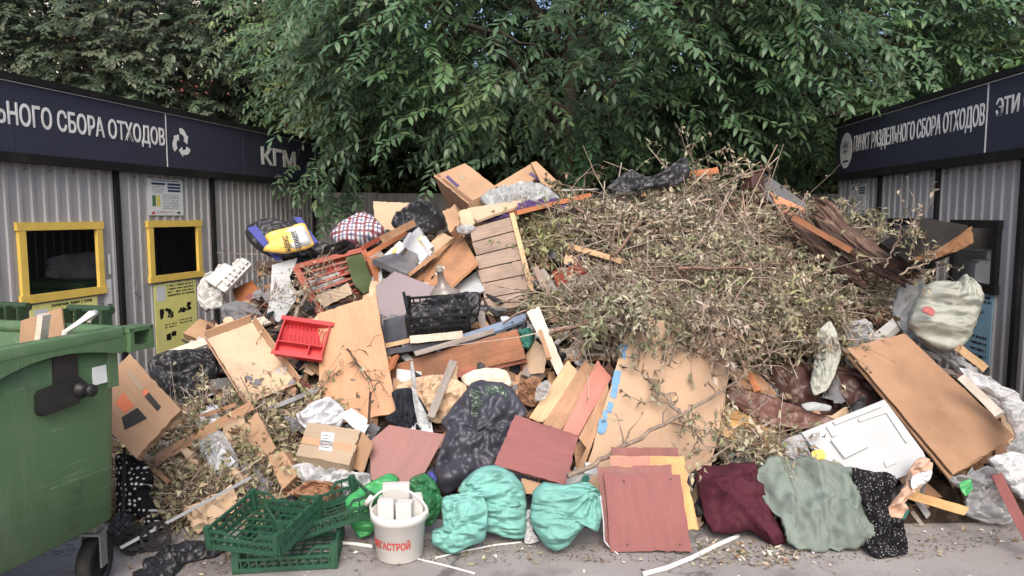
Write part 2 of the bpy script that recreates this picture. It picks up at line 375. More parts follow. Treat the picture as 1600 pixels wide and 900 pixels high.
def asphalt():
    t = NT('asphalt'); v = t.coords((1, 1, 1), False); n1 = t.noise(v, .9, 8, .65); c = t.ramp(n1, [(.3, srgb(128, 123, 122)), (.5, srgb(152, 147, 146)), (.7, srgb(172, 167, 165))])
    n2 = t.noise(v, 150, 3, .7); c = t.mix(.4, c, t.ramp(n2, [(.3, srgb(86, 82, 82)), (.7, srgb(186, 180, 176))]))
    n3 = t.noise(v, 2.4, 8, .7); c = t.mix(t.ramp(n3, [(.52, (0, 0, 0)), (.66, (.5,) * 3)]), c, srgb(98, 84, 82))
    n5 = t.noise(v, 4.5, 6, .75, dist=1.); c = t.mix(t.ramp(n5, [(.66, (0, 0, 0)), (.74, (.45,) * 3)]), c, srgb(196, 194, 192))
    vo = t.n('ShaderNodeTexVoronoi', feature='DISTANCE_TO_EDGE', Scale=.55); wv = t.noise(v, 3, 5); ad = t.n('ShaderNodeVectorMath', operation='ADD'); t.l(v, ad.inputs[0]); t.l(wv, ad.inputs[1]); t.l(ad.outputs[0], vo.inputs['Vector'])
    c = t.mix(t.ramp(vo.outputs['Distance'], [(.004, (.55,) * 3), (.012, (0, 0, 0))]), c, srgb(70, 64, 62))
    n6 = t.noise(v, 1.1, 5, .6); rg_ = t.ramp(n6, [(.5, (.92,) * 3), (.68, (.45,) * 3)]); c = t.mix(t.ramp(n6, [(.56, (0, 0, 0)), (.66, (.45,) * 3)]), c, srgb(86, 76, 76))
    t.principled(c, rg_, .2, 0, n2, .35, .006); M['asphalt'] = t.m
asphalt()
def soil():
    t = NT('heap_soil'); v = t.coords((1, 1, 1), False); n1 = t.noise(v, 7, 9, .75); c = t.ramp(n1, [(.3, srgb(40, 33, 28)), (.5, srgb(80, 66, 54)), (.62, srgb(120, 100, 82)), (.75, srgb(70, 64, 60))])
    t.principled(c, .9, .1, 0, t.noise(v, 24, 8, .75), 1, .05); M['heap_soil'] = t.m
soil()

# ------------------------------------------------------------------ placing flat and soft things from where they are seen
def nrm(tilt, az):
    t, a = R(tilt), R(az); return Vector((math.sin(a) * math.sin(t), -math.cos(a) * math.sin(t), math.cos(t)))
def hit(p, o, n):
    d = ray(p); k = d.dot(n)
    return EYE + d * ((o - EYE).dot(n) / k)
def fit_plane(pts, o, t0=52, a0=0):
    best = None
    for tilt in range(18, 90, 4):
        for az in range(-60, 61, 5):
            n = nrm(tilt, az)
            if min(-ray(p).dot(n) for p in pts) < .12: continue
            q = [hit(p, o, n) for p in pts]; e = 0
            for i in range(4):
                a = (q[i - 1] - q[i]).normalized(); b = (q[(i + 1) % 4] - q[i]).normalized(); e += a.dot(b) ** 2
            e += .03 * ((tilt - t0) / 25) ** 2 + .03 * ((az - a0) / 30) ** 2
            if best is None or e < best[0]: best = (e, tilt, az)
    return best[1], best[2]
PLANE = {}
def slab(name, label, cat, pts, mat, th=.016, tilt=None, az=None, lift=.05, D=None, ground=None, warp=.008, rag=.010, xedge=None, group=None, t0=52, a0=0, parent=None, seed=None, mi_edge=None):
    cpx = (sum(p[0] for p in pts) / len(pts), sum(p[1] for p in pts) / len(pts))
    if ground: o = atZ(ground, .006)
    elif D: o = atY(cpx, D)
    else: o = surf(cpx, lift)
    if tilt is None:
        if len(pts) == 4: tilt, az = fit_plane(pts, o, t0, a0)
        else: tilt = t0
    n = nrm(tilt, az if az is not None else a0)
    q = [hit(p, o, n) for p in pts]
    c = sum(q, Vector()) / len(q)
    if xedge is None: xedge = max(range(len(q)), key=lambda i: (q[(i + 1) % len(q)] - q[i]).length)
    x = (q[(xedge + 1) % len(q)] - q[xedge]).normalized(); y = n.cross(x)
    Mt = frame(c, x, y, n); inv = Mt.inverted(); L = [inv @ a for a in q]
    area = sum(L[i].x * L[(i + 1) % len(L)].y - L[(i + 1) % len(L)].x * L[i].y for i in range(len(L)))
    if area < 0: L.reverse()
    sd_ = seed if seed is not None else hash(label) % 999 if False else int(abs(cpx[0] * 3 + cpx[1])) % 977
    mb = MB()
    if len(L) == 4:
        N = 14 if (warp or rag) else 2
        top, bot = [], []
        for j in range(N + 1):
            for i in range(N + 1):
                u, v = i / N, j / N
                p = L[0] * (1 - u) * (1 - v) + L[1] * u * (1 - v) + L[2] * u * v + L[3] * (1 - u) * v
                z = 0.
                if warp: z = warp * noise.noise(Vector((p.x * 2.2 + sd_, p.y * 2.2, sd_ * .37))) + warp * .35 * noise.noise(Vector((p.x * 9 + sd_, p.y * 9, 3.)))
                if rag and (i in (0, N) or j in (0, N)):
                    k = rag * noise.noise(Vector((p.x * 23, p.y * 23, sd_ + 9.)))
                    p = p + (-p).normalized() * abs(k) * 1.4
                top.append((p.x, p.y, z)); bot.append((p.x, p.y, z - th))
        K = N + 1; off = K * K; fs = []
        for j in range(N):
            for i in range(N):
                a = j * K + i; fs.append((a, a + 1, a + K + 1, a + K)); fs.append((off + a, off + a + K, off + a + K + 1, off + a + 1))
        for i in range(N):
            fs.append((i, off + i, off + i + 1, i + 1)); a = N * K + i; fs.append((a, a + 1, off + a + 1, off + a))
            a = i * K; fs.append((a, a + K, off + a + K, off + a)); a = i * K + N; fs.append((a, off + a, off + a + K, a + K))
        mb.add(top + bot, fs)
    else:
        mb.prism([(p.x, p.y) for p in L], -th, 0)
    me = mb.mesh(name, mat)
    o_ = link(name, me, None, Mt)
    PLANE[o_.name] = (c, n)
    if parent is not None: adopt(o_, parent)
    elif label: tag(o_, label, cat, group)
    return o_
def patch(parent, name, pts, mat, h=.002, base=None):
    """a thin printed or stuck-on piece lying on the face of parent, corners where they are seen"""
    c, n = PLANE[(base or parent).name]; W = wm(parent).inverted(); q = [W @ hit(p, c + n * .0015, n) for p in pts]
    nn = (W.to_3x3() @ n).normalized(); k = len(q)
    if (q[1] - q[0]).cross(q[2] - q[0]).dot(nn) < 0: q.reverse()
    vs = q + [a + nn * h for a in q]
    mb = MB().add(vs, [tuple(range(k - 1, -1, -1)), tuple(range(k, 2 * k))] + [(i, (i + 1) % k, k + (i + 1) % k, k + i) for i in range(k)])
    return mb.build(name, mat, parent)
def smooth_loop(pts, n):
    k = len(pts); out = []; P = [np.array(p, float) for p in pts]
    seg = [np.linalg.norm(P[(i + 1) % k] - P[i]) for i in range(k)]; tot = sum(seg); 
    for s in range(n):
        t = tot * s / n; i = 0
        while t > seg[i]: t -= seg[i]; i += 1
        u = t / seg[i]; a, b, c, d = P[i - 1], P[i], P[(i + 1) % k], P[(i + 2) % k]
        q = .5 * ((2 * b) + (c - a) * u + (2 * a - 5 * b + 4 * c - d) * u * u + (3 * b - a - 3 * c + d) * u ** 3)
        out.append(q * .6 + .4 * (b * (1 - u) + c * u))
    return out
def ridge(v): return 1 - 2 * abs(noise.noise(v))
def puff(name, label, cat, pts, mat, T=.12, back=.5, tilt=62, az=0, lift=.05, D=None, ground=None, center=None, fold=.02, fs=6., tie=None, tk=14, tamp=.02, flat=.5, n=110, rings=24, group=None, parent=None, cr=.35, jag=.022, lump=.5, pe=.5, stretch=(1, 1)):
    """a soft thing: the outline seen, filled out to a real thickness, with folds and creases"""
    cpx = center or (sum(p[0] for p in pts) / len(pts), sum(p[1] for p in pts) / len(pts))
    if ground: o = atZ(ground, .01)
    elif D: o = atY(cpx, D)
    else: o = surf(cpx, lift)
    nn = nrm(tilt, az); loop = smooth_loop(pts, n); c = hit(cpx, o, nn)
    x = Vector((math.cos(R(az)), math.sin(R(az)), 0)); y = nn.cross(x); Mt = frame(c, x, y, nn); inv = Mt.inverted()
    L = [inv @ hit(p, o, nn) for p in loop]; tl = inv @ hit(tie, o, nn) if tie else None
    sd_ = int(abs(cpx[0] * 7 + cpx[1] * 3)) % 991; vs, fsx = [], []
    L = [v * (1 + jag * (noise.noise(Vector((v.x * 26, v.y * 26, sd_))) + .7 * ridge(Vector((v.x * 11, v.y * 11, sd_ + 3.))))) for v in L]
    size = max(v.length for v in L); fold = min(fold, size * .28)
    def vert(r, th, side):
        p = L[th] * r; b = (1 - r ** (2 + 2 * flat)) ** pe
        q = Vector((p.x * stretch[0] * fs, p.y * stretch[1] * fs, sd_ * .71 + side * 5))
        wv = Vector((noise.noise(q * .55), noise.noise(q * .55 + Vector((7, 3, 1))), 0)) * .9
        f = ridge(q * .8 + wv) * .55 + ridge(q * 1.9 + wv * 1.6) * .32 + .2 * ridge(q * 4.1)
        if cr:
            dv = noise.voronoi(q * .9 + wv * .6)[0]; d2 = noise.voronoi(q * 2.1 + wv)[0]
            f = f * (1 - cr) + cr * ((min(1., (dv[1] - dv[0]) * 1.6) * 2 - 1) + .45 * (min(1., (d2[1] - d2[0]) * 1.6) * 2 - 1))
        f = (f - .4) * 1.9
        lm = noise.noise(q * .38 + Vector((3, 9, 0)))
        z = ((T if side > 0 else -T * back) * b * (1 + lump * lm)) + fold * f * (.3 + .7 * min(1, (1 - r) * 4)) * side * (1 if r < .999 else .5)
        if tl is not None:
            d = p - tl; dd = math.hypot(d.x, d.y); a = math.atan2(d.y, d.x)
            z += side * tamp * math.sin(a * tk + 3 * noise.noise(Vector((p.x * 5, p.y * 5, 2)))) * math.exp(-dd / .13)
        e = fold * .55 * (1 - r)
        return (p.x + e * wv.x, p.y + e * wv.y, z)
    for side in (1, -1):
        base = len(vs); vs.append(vert(0, 0, side))
        for j in range(1, rings + 1):
            r = (j / rings) ** .8
            for i in range(n):
                if side < 0 and j == rings: break
                vs.append(vert(r, i, side))
        def ix(j, i):
            if j == 0: return base
            if side < 0 and j == rings: return 1 + (rings - 1) * n + i % n
            return base + 1 + (j - 1) * n + i % n
        for i in range(n):
            t = (ix(0, 0), ix(1, i), ix(1, i + 1)); fsx.append(t if side > 0 else t[::-1])
        for j in range(1, rings):
            for i in range(n):
                t = (ix(j, i), ix(j + 1, i), ix(j + 1, i + 1), ix(j, i + 1)); fsx.append(t if side > 0 else t[::-1])
    out = []
    for v in vs:
        q = Mt @ Vector(v)
        if q.z < .006: q.z = .006 + .002 * rnd.random(); v = inv @ q
        out.append(tuple(v))
    a2 = sum(L[i].x * L[(i + 1) % n].y - L[(i + 1) % n].x * L[i].y for i in range(n))
    if a2 < 0: fsx = [f[::-1] for f in fsx]
    o_ = MB().add(out, fsx).build(name, mat, None, Mt, True)
    PLANE[o_.name] = (c + nn * T, nn)
    if parent is not None: adopt(o_, parent)
    elif label: tag(o_, label, cat, group)
    return o_
def ragged(pts, amp=1.2, n=5):
    out = []
    for i, p in enumerate(pts):
        q = pts[(i + 1) % len(pts)]
        for k in range(n): u = k / n; out.append((p[0] * (1 - u) + q[0] * u + rnd.uniform(-amp, amp), p[1] * (1 - u) + q[1] * u + rnd.uniform(-amp, amp)))
    return out
def stick(name, label, cat, p, q, wpx, mat, tpx=None, lift=.06, lift2=None, D=None, D2=None, group=None, parent=None, round_=False, jit=0.):
    a = atY(p, D) if D else surf(p, lift); b = atY(q, D2 or D) if (D2 or D) else surf(q, lift2 if lift2 is not None else lift)
    c = (a + b) / 2; k = c.y / F; x = (b - a); L = x.length; x.normalize()
    tow = (EYE - c); z = (tow - x * tow.dot(x)).normalized(); y = z.cross(x); Mt = frame(c, x, y, z); mb = MB()
    w_ = wpx * k; t_ = (tpx or wpx) * k
    if round_:
        N = 12; pts = [Vector((-L / 2 + L * i / N, jit * noise.noise(Vector((i * .7, p[0], 1))), jit * noise.noise(Vector((i * .7, p[1], 5))))) for i in range(N + 1)]
        mb.tube(pts, [w_ / 2 * (1.1 - .5 * i / N) for i in range(N + 1)], 7)
    else:
        N = 6; rg = np.random.RandomState(int(p[0] + q[1])); vs, fs = [], []
        for i in range(N + 1):
            xx = -L / 2 + L * i / N
            for sy, sz in ((-1, -1), (1, -1), (1, 1), (-1, 1)):
                e = (rg.rand(3) - .5) * .06 * w_ * (3 if i in (0, N) else 1)
                vs.append((xx + e[0] * 2, sy * w_ / 2 + e[1], sz * t_ / 2 + e[2]))
        for i in range(N): fs += [(i * 4 + k, i * 4 + (k + 1) % 4, i * 4 + 4 + (k + 1) % 4, i * 4 + 4 + k) for k in range(4)]
        fs += [(3, 2, 1, 0), tuple(N * 4 + k for k in range(4))]; mb.add(vs, fs)
    o_ = mb.build(name, mat, None, Mt, round_)
    PLANE[o_.name] = (c + z * t_ / 2, z)
    if parent is not None: adopt(o_, parent)
    else: tag(o_, label, cat, group)
    return o_
_txt = {}
def text_mesh(body, bold=.0, ext=.01):
    cu = bpy.data.curves.new('lettering', 'FONT'); cu.body = body; cu.offset = bold; cu.extrude = ext; cu.resolution_u = 3
    o = bpy.data.objects.new('lettering', cu); COL.objects.link(o)
    dg = bpy.context.evaluated_depsgraph_get(); me = bpy.data.meshes.new_from_object(o.evaluated_get(dg))
    COL.objects.unlink(o); bpy.data.objects.remove(o); return me
def text_on(parent, body, x0, x1, z0, z1, y, mat, bold=.02, skew=0, M2=None):
    """lettering fitted to a rectangle, standing in the local x-z plane and facing -y (or mapped by M2 from its own x-y)"""
    me = text_mesh(body, bold); n = len(me.vertices); co = np.empty(n * 3, np.float32); me.vertices.foreach_get('co', co); co = co.reshape(-1, 3)
    mn, mx = co.min(0), co.max(0); u = (co[:, 0] - mn[0]) / (mx[0] - mn[0]); v = (co[:, 1] - mn[1]) / (mx[1] - mn[1]); d = co[:, 2] / max(1e-6, mx[2])
    if M2 is None: out = np.stack([x0 + u * (x1 - x0), y - .002 * d, z0 + v * (z1 - z0)], 1)
    else: out = np.stack([x0 + u * (x1 - x0), z0 + v * (z1 - z0), y + .001 * d], 1)
    me.vertices.foreach_set('co', out.astype(np.float32).ravel()); me.materials.clear(); me.materials.append(mat); me.update()
    return link('lettering', me, parent, M2)
#PART2
# ------------------------------------------------------------------ ground and the body of the heap
def grid_sheet(name, xs, ys, zf, mat, smooth=True):
    V = [(x, y, zf(x, y)) for y in ys for x in xs]; nx = len(xs)
    Fq = [(j * nx + i, j * nx + i + 1, (j + 1) * nx + i + 1, (j + 1) * nx + i) for j in range(len(ys) - 1) for i in range(nx - 1)]
    return MB().add(V, Fq).build(name, mat, None, None, smooth)
gx = [-1500, -300, -60, -20] + list(np.arange(-8, 8.01, .5)) + [20, 60, 300, 1500]
gy = [-300, -60, -15] + list(np.arange(-5, 14.01, .5)) + [30, 80, 300, 2500]
ground = kind(grid_sheet('ground', gx, gy, lambda x, y: (.012 * noise.noise(Vector((x * .7, y * .7, 0))) if 6 < abs(x) else 0), M['asphalt']), 'structure', 'grey worn asphalt yard in front of the heap')
def heapz(x, y):
    h = heap(x, y)
    if h <= .01: return -.05
    k = min(1, h * 3)
    return h - .09 * k + k * (.07 * noise.noise(Vector((x * 3.1, y * 3.1, 1))) + .05 * ridge(Vector((x * 7, y * 7, 4))) * .6)
core = grid_sheet('rubbish_layer', list(np.arange(-3.3, 3.55, .06)), list(np.arange(3.5, 9.4, .06)), heapz, M['heap_soil'])
kind(core, 'stuff', 'dark packed rubbish and soil filling the gaps of the heap')

# ------------------------------------------------------------------ containers with signs, left and right
def container(label, A, B, ext0, ext1, posts, wins, depth=1.7, zb=2.10, zt=2.63, framemat='yellow_paint', post_mat='black_metal'):
    x = (B - A); x.z = 0; L0 = x.length; x.normalize(); z = Vector((0, 0, 1)); y = z.cross(x)
    O = Vector((A.x, A.y, 0)) - x * ext0 + y * .07; L = L0 + ext0 + ext1
    Mt = frame(O, x, y, z); inv = Mt.inverted(); t = thing('waste_container', label, 'container', Mt)
    def wl(p, off=0.):
        d = ray(p); oo = O + y * off; q = EYE + d * ((oo - EYE).dot(y) / d.dot(y)); q = inv @ q; return q.x, q.z
    P, dp = .118, .013
    def prof(s):
        u = (s % P) / P
        if u < .62: return 0
        if u < .69: return -dp * (u - .62) / .07
        if u < .92: return -dp
        return -dp * (1 - (u - .92) / .08)
    ps = sorted(posts)
    edges = [0] + ps + [L]
    rects = []
    for r in wins:
        q = [wl(p) for p in r]; rects.append((sum(sorted(a[0] for a in q)[:2]) / 2, sum(sorted(a[0] for a in q)[2:]) / 2, sum(sorted(a[1] for a in q)[:2]) / 2, sum(sorted(a[1] for a in q)[2:]) / 2))
    for i in range(len(edges) - 1):
        s0, s1 = edges[i] + (.02 if i else 0), edges[i + 1] - .02
        hs = [r for r in rects if r[0] > s0 and r[1] < s1]
        br = {s0, s1}
        for k in range(int(s0 / P) - 1, int(s1 / P) + 2):
            for u in (0, .62, .69, .92):
                s = (k + u) * P
                if s0 < s < s1: br.add(s)
        for r in hs: br |= {r[0], r[1]}
        br = sorted(br); zs = sorted({.04, zb + .03} | {v for r in hs for v in (r[2], r[3])})
        V = [(s, prof(s), zz) for zz in zs for s in br]; n = len(br); fs = []
        for j in range(len(zs) - 1):
            for k in range(n - 1):
                ms, mz = (br[k] + br[k + 1]) / 2, (zs[j] + zs[j + 1]) / 2
                if any(r[0] < ms < r[1] and r[2] < mz < r[3] for r in hs): continue
                fs.append((j * n + k, j * n + k + 1, (j + 1) * n + k + 1, (j + 1) * n + k))
        sp = MB().add(V, fs).build('sheet_panel', M['sheet_metal'], t)
        rv = MB()
        for k in range(int(s0 / P) + 1, int(s1 / P)):
            if k % 2 == 0:
                for zz in (zb - .1, .9): 
                    if not any(r[0] - .1 < k * P + .04 < r[1] + .1 and r[2] - .1 < zz < r[3] + .1 for r in hs): rv.box((k * P + .04, -.004, zz), (.016, .01, .016))
        if rv.v: kind(rv.build('rivets', M['grey_metal'], sp), 'stuff')
    for s in ps + [L - .03]:
        MB().box((s, -.012, 1.06), (.05, .05, 2.08)).build('post', M[post_mat], t)
    for r in rects:
        s0, s1, z0, z1 = r; b = .062; fr = MB()
        fr.box(((s0 + s1) / 2, -.022, z1), (s1 - s0 + b * 2, .03, b)).box(((s0 + s1) / 2, -.022, z0), (s1 - s0 + b * 2, .03, b))
        fr.box((s0 - b * .25, -.019, (z0 + z1) / 2), (b, .03, z1 - z0 - b)).box((s1 + b * .25, -.019, (z0 + z1) / 2), (b, .03, z1 - z0 - b))
        fo = fr.build('window_frame', M[framemat], t)
        # inner reveal of the hatch
        MB().box(((s0 + s1) / 2, .03, z0 + .02), (s1 - s0, .08, .012)).build('hatch_sill', M['black_metal'], fo)
    # the back sheet is ribbed too, so the hatches look into a real room
    mb = MB(); brk = []
    for k in range(int(L / P)):
        brk += [(k * P, depth), (k * P + .62 * P, depth), (k * P + .69 * P, depth - dp), (k * P + .92 * P, depth - dp)]
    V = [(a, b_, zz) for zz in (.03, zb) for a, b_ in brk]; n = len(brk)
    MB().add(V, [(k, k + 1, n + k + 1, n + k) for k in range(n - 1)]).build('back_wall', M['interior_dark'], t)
    MB().box((L - .005, depth / 2 + .03, 1.07), (.03, depth - .1, 2.06)).build('end_wall', M['sheet_metal'], t)
    MB().box((.0, depth / 2 + .03, 1.07), (.03, depth - .1, 2.06)).build('end_wall', M['sheet_metal'], t)
    MB().box((L / 2, depth / 2, zt + .03), (L + .1, depth + .1, .05)).build('roof', M['black_metal'], t)
    MB().box((L / 2, depth / 2, .02), (L - .05, depth - .05, .03)).build('floor', M['interior_dark'], t)
    sb = MB().box((L / 2, -.04, (zb + zt) / 2), (L + .06, .06, zt - zb)).build('sign_board', M['sign_navy'], t)
    fr = MB().box((L / 2, -.045, zb - .025), (L + .1, .09, .07)).box((L / 2, -.045, zt + .012), (L + .1, .10, .03)).box((L + .035, -.045, (zb + zt) / 2), (.03, .085, zt - zb - .02))
    fr.build('sign_frame', M['black_metal'], sb)
    MB().box((L / 2, -.075, zt - .012), (L, .004, .006)).build('trim_strip', M['sign_white'], sb)
    return t, sb, wl, O, x, y, L
def poster(t, wl, pts, mat, prints):
    q = [wl(p, -.02) for p in pts]; s0, s1 = (q[0][0] + q[3][0]) / 2, (q[1][0] + q[2][0]) / 2; z1, z0 = (q[0][1] + q[1][1]) / 2, (q[2][1] + q[3][1]) / 2
    po = MB().box(((s0 + s1) / 2, -.017, (z0 + z1) / 2), (s1 - s0, .004, z1 - z0)).build('poster', M[mat], t)
    by = {}
    for (u0, u1, v0, v1, m) in prints:
        by.setdefault(m, MB()).box((s0 + (s1 - s0) * (u0 + u1) / 2, -.0196, z1 - (z1 - z0) * (v0 + v1) / 2), ((s1 - s0) * (u1 - u0), .001, (z1 - z0) * (v1 - v0)))
    for m, mb in by.items(): kind(mb.build('print', M[m], po), 'stuff')
    return po
def icon(u0, u1, v0, v1, seed):
    r = random.Random(seed); out = []
    for i in range(16):
        a, b_ = r.uniform(u0, u1), r.uniform(v0, v1); out.append((a - .022, a + .022, b_ - .018, b_ + .018, 'print_black'))
    return out
def textlines(u0, u1, v0, v1, n, mat='print_black', seed=1, h=.5):
    r = random.Random(seed); out = []
    for i in range(n):
        v = v0 + (v1 - v0) * i / n; u = u0
        while u < u1 - .03:
            wd = r.uniform(.008, .03); hh = h * r.uniform(.7, 1); out.append((u, min(u1, u + wd), v, v + (v1 - v0) / n * hh, mat)); u += wd + r.choice((.006, .008, .03))
    return out
info = [(.1, .9, .03, .05, 'print_navy'), (.1, .48, .1, .16, 'print_navy'), (.55, .93, .1, .16, 'print_navy'), (.55, .93, .19, .25, 'print_navy'), (.55, .93, .28, .34, 'print_navy'), (.1, .2, .45, .75, 'print_green'), (.22, .32, .45, .75, 'print_yellow'),
        (.08, .16, .9, .97, 'print_red'), (.8, .9, .9, .95, 'print_black')] + textlines(.12, .46, .2, .4, 5, seed=3, h=.35) + textlines(.4, .9, .42, .85, 9, seed=4, h=.35) + textlines(.2, .7, .89, .96, 2, 'print_red', 5, .4)
A, B = atZ((0, 238), 2.10), atZ((490, 285), 2.10)
def spost(A, B, ext0, px):        # distance along the sign face of a post seen at px
    x = (B - A); x.z = 0; x.normalize(); y = Vector((0, 0, 1)).cross(x); d = ray(px); oo = A + y * .07
    q = EYE + d * ((oo - EYE).dot(y) / d.dot(y)); return (q - A).dot(x) + ext0
ext = 2.6
lt, lsb, lwl, lO, lx, ly, lL = container('grey ribbed waste container with two yellow framed hatches, left of the heap', A, B, ext, .12,
    [spost(A, B, ext, (183, 380)), spost(A, B, ext, (330, 330))] + [spost(A, B, ext, (183, 380)) - 1.5], [[(30, 354), (148, 352), (154, 455), (40, 466)], [(232, 351), (305, 348), (309, 428), (238, 436)]])
def on_sign(wl, p): return wl(p, -.07)
def sign_text(sb, wl, body, pl, pr, zc, h, bold=.03):
    s0, _ = on_sign(wl, pl); s1, _ = on_sign(wl, pr); text_on(sb, body, s0, s1, zc - h / 2, zc + h / 2, -.0715, M['sign_white'], bold)
s_e, _ = on_sign(lwl, (257, 215)); s_b, _ = on_sign(lwl, (20, 180))
wfull = (s_e - s_b) / 17.5 * 25.2
text_on(lsb, 'РАЗДЕЛЬНОГО СБОРА ОТХОДОВ', s_e - wfull, s_e, 2.275, 2.475, -.0715, M['sign_white'], .016)
sign_text(lsb, lwl, 'КГМ', (408, 245), (462, 250), 2.36, .21, .03)
for px in (260, 380, 20):
    s, _ = on_sign(lwl, (px, 220)); MB().box((s, -.0715, 2.365), (.012 if px == 260 else .005, .003, .5)).build('seam', M['sign_white' if px == 260 else 'sign_navy'], lsb)
# recycling arrows
s, _ = on_sign(lwl, (283, 218)); mb = MB()
def arrow(poly):
    pv = [(s + a_ * .135, -.0715, 2.36 + b__ * .135) for a_, b__ in poly]; n_ = len(pv)
    mb.add(pv + [(a_, -.0745, c__) for a_, b__, c__ in pv], [tuple(range(n_ - 1, -1, -1)), tuple(range(n_, 2 * n_))] + [(i, (i + 1) % n_, n_ + (i + 1) % n_, n_ + i) for i in range(n_)])
for k in range(3):
    c0, c1 = [Vector((math.cos(R(90 - 120 * (k + j))), math.sin(R(90 - 120 * (k + j))))) for j in (0, 1)]; e = (c1 - c0); nv = Vector((-e.y, e.x)).normalized() * -1; nv = nv if nv.dot(c0 + c1) > 0 else -nv
    P_ = lambda t, w_: tuple(c0 + e * t + nv * w_)
    a0 = R(100 - 120 * k); rd = lambda r_, a_: (r_ * math.cos(a_), r_ * math.sin(a_)); tri = lambda a_: 1 + .13 * math.cos(3 * (a_ - R(90)))
    ang = [a0 - R(9) * j for j in range(8)]
    arrow([rd(.95 * tri(a_), a_) for a_ in ang] + [rd(1.16 * tri(ang[-1]), ang[-1]), rd(.74 * tri(ang[-1]), ang[-1] - R(40)), rd(.34 * tri(ang[-1]), ang[-1])] + [rd(.56 * tri(a_), a_) for a_ in ang[::-1]])
mb.build('recycling_symbol', M['sign_white'], lsb)
poster(lt, lwl, [(231, 279), (285, 282), (287, 336), (233, 337)], 'poster_white', info)
poster(lt, lwl, [(47, 478), (153, 462), (156, 560), (52, 575)], 'poster_yellow', textlines(.3, .95, .03, .09, 1, seed=8, h=.8) + textlines(.3, .95, .14, .5, 6, seed=9) + [(.05, .25, .08, .4, 'poster_white')])
poster(lt, lwl, [(240, 446), (308, 436), (308, 540), (246, 549)], 'poster_yellow', textlines(.3, .95, .03, .22, 4, seed=10, h=.6) + textlines(.2, .5, .6, .68, 2, seed=11) + textlines(.55, .9, .57, .66, 2, seed=12) +
       [(.05, .25, .03, .25, 'poster_white')] + icon(.12, .18, .38, .5, 1) + icon(.24, .4, .38, .5, 2) + icon(.55, .72, .41, .46, 3) + icon(.76, .84, .34, .45, 4) + icon(.25, .32, .75, .83, 5) + icon(.37, .45, .73, .79, 6))
# door handle and peeled white smears on the left container
s, z_ = lwl((208, 448)); MB().tube([(s, -.014, z_ + .05), (s, -.04, z_ + .05), (s, -.04, z_ - .05), (s, -.014, z_ - .05)], .006, 6).build('handle', M['grey_metal'], lt)
for (a, b_, c_, d_) in ((166, 397, 171, 428), (163, 437, 173, 474)):
    s0, z1 = lwl((a, b_)); s1, z0 = lwl((c_, d_)); MB().box(((s0 + s1) / 2, -.0155, (z0 + z1) / 2), (abs(s1 - s0), .002, z1 - z0)).build('paint_smear', M['sign_white'], lt)

A2, B2 = atZ((1312, 273), 2.10), atZ((1600, 233), 2.10)
rt, rsb, rwl, rO, rx, ry, rL = container('mauve grey ribbed waste container with black framed hatches, right of the heap', A2, B2, .10, 2.4,
    [spost(A2, B2, .10, (1377, 320)), spost(A2, B2, .10, (1470, 290)), spost(A2, B2, .10, (1596, 420))], [[(1329, 342), (1355, 342), (1355, 380), (1329, 380)], [(1396, 346), (1455, 347), (1452, 440), (1394, 436)], [(1497, 350), (1560, 350), (1556, 452), (1494, 444)]], framemat='black_metal')
# the far end of this container is its x = 0 end: finish it with a post
MB().box((.02, -.012, 1.06), (.05, .05, 2.08)).build('post', M['sheet_metal'], rt)
sign_text(rsb, rwl, 'ПУНКТ РАЗДЕЛЬНОГО СБОРА ОТХОДОВ', (1334, 236), (1538, 190), 2.385, .20, .012)
s, _ = on_sign(rwl, (1556, 180)); text_on(rsb, 'ЭТИ О', s, s + .40, 2.36, 2.49, -.0715, M['sign_white'], .015)
s, _ = on_sign(rwl, (1541, 200)); MB().box((s, -.0715, 2.365), (.012, .003, .5)).build('seam', M['sign_white'], rsb)
s, _ = on_sign(rwl, (1322, 240)); lg = MB(); circ = [(math.cos(2 * math.pi * k / 28) * .155 + s, math.sin(2 * math.pi * k / 28) * .19 + 2.35) for k in range(28)]
lg.add([(a, -.0712, b_) for a, b_ in circ] + [(a, -.074, b_) for a, b_ in circ], [tuple(range(27, -1, -1)), tuple(range(28, 56))] + [(i, (i + 1) % 28, 28 + (i + 1) % 28, 28 + i) for i in range(28)])
lo = lg.build('round_logo', M['sign_white'], rsb); em = MB()
for k in range(9):
    a = k * .7; em.bar((s + .02 * math.cos(a), -.0752, 2.37 + .02 * math.sin(a)), (s + .085 * math.cos(a), -.0752, 2.385 + .07 * math.sin(a)), .0016, .014, (0, 1, 0))
em.box((s, -.0752, 2.235), (.15, .0016, .02)).build('emblem_mark', M['print_navy'], lo)
poster(rt, rwl, [(1329, 288), (1353, 288), (1352, 334), (1328, 333)], 'poster_white', info)
pb = poster(rt, rwl, [(1512, 458), (1552, 458), (1545, 570), (1506, 566)], 'poster_blue', textlines(.45, .95, .03, .16, 2, seed=21, h=.7) + textlines(.2, .9, .6, .95, 4, seed=22, h=.5) + icon(.2, .5, .32, .5, 7) + icon(.4, .65, .24, .32, 8))
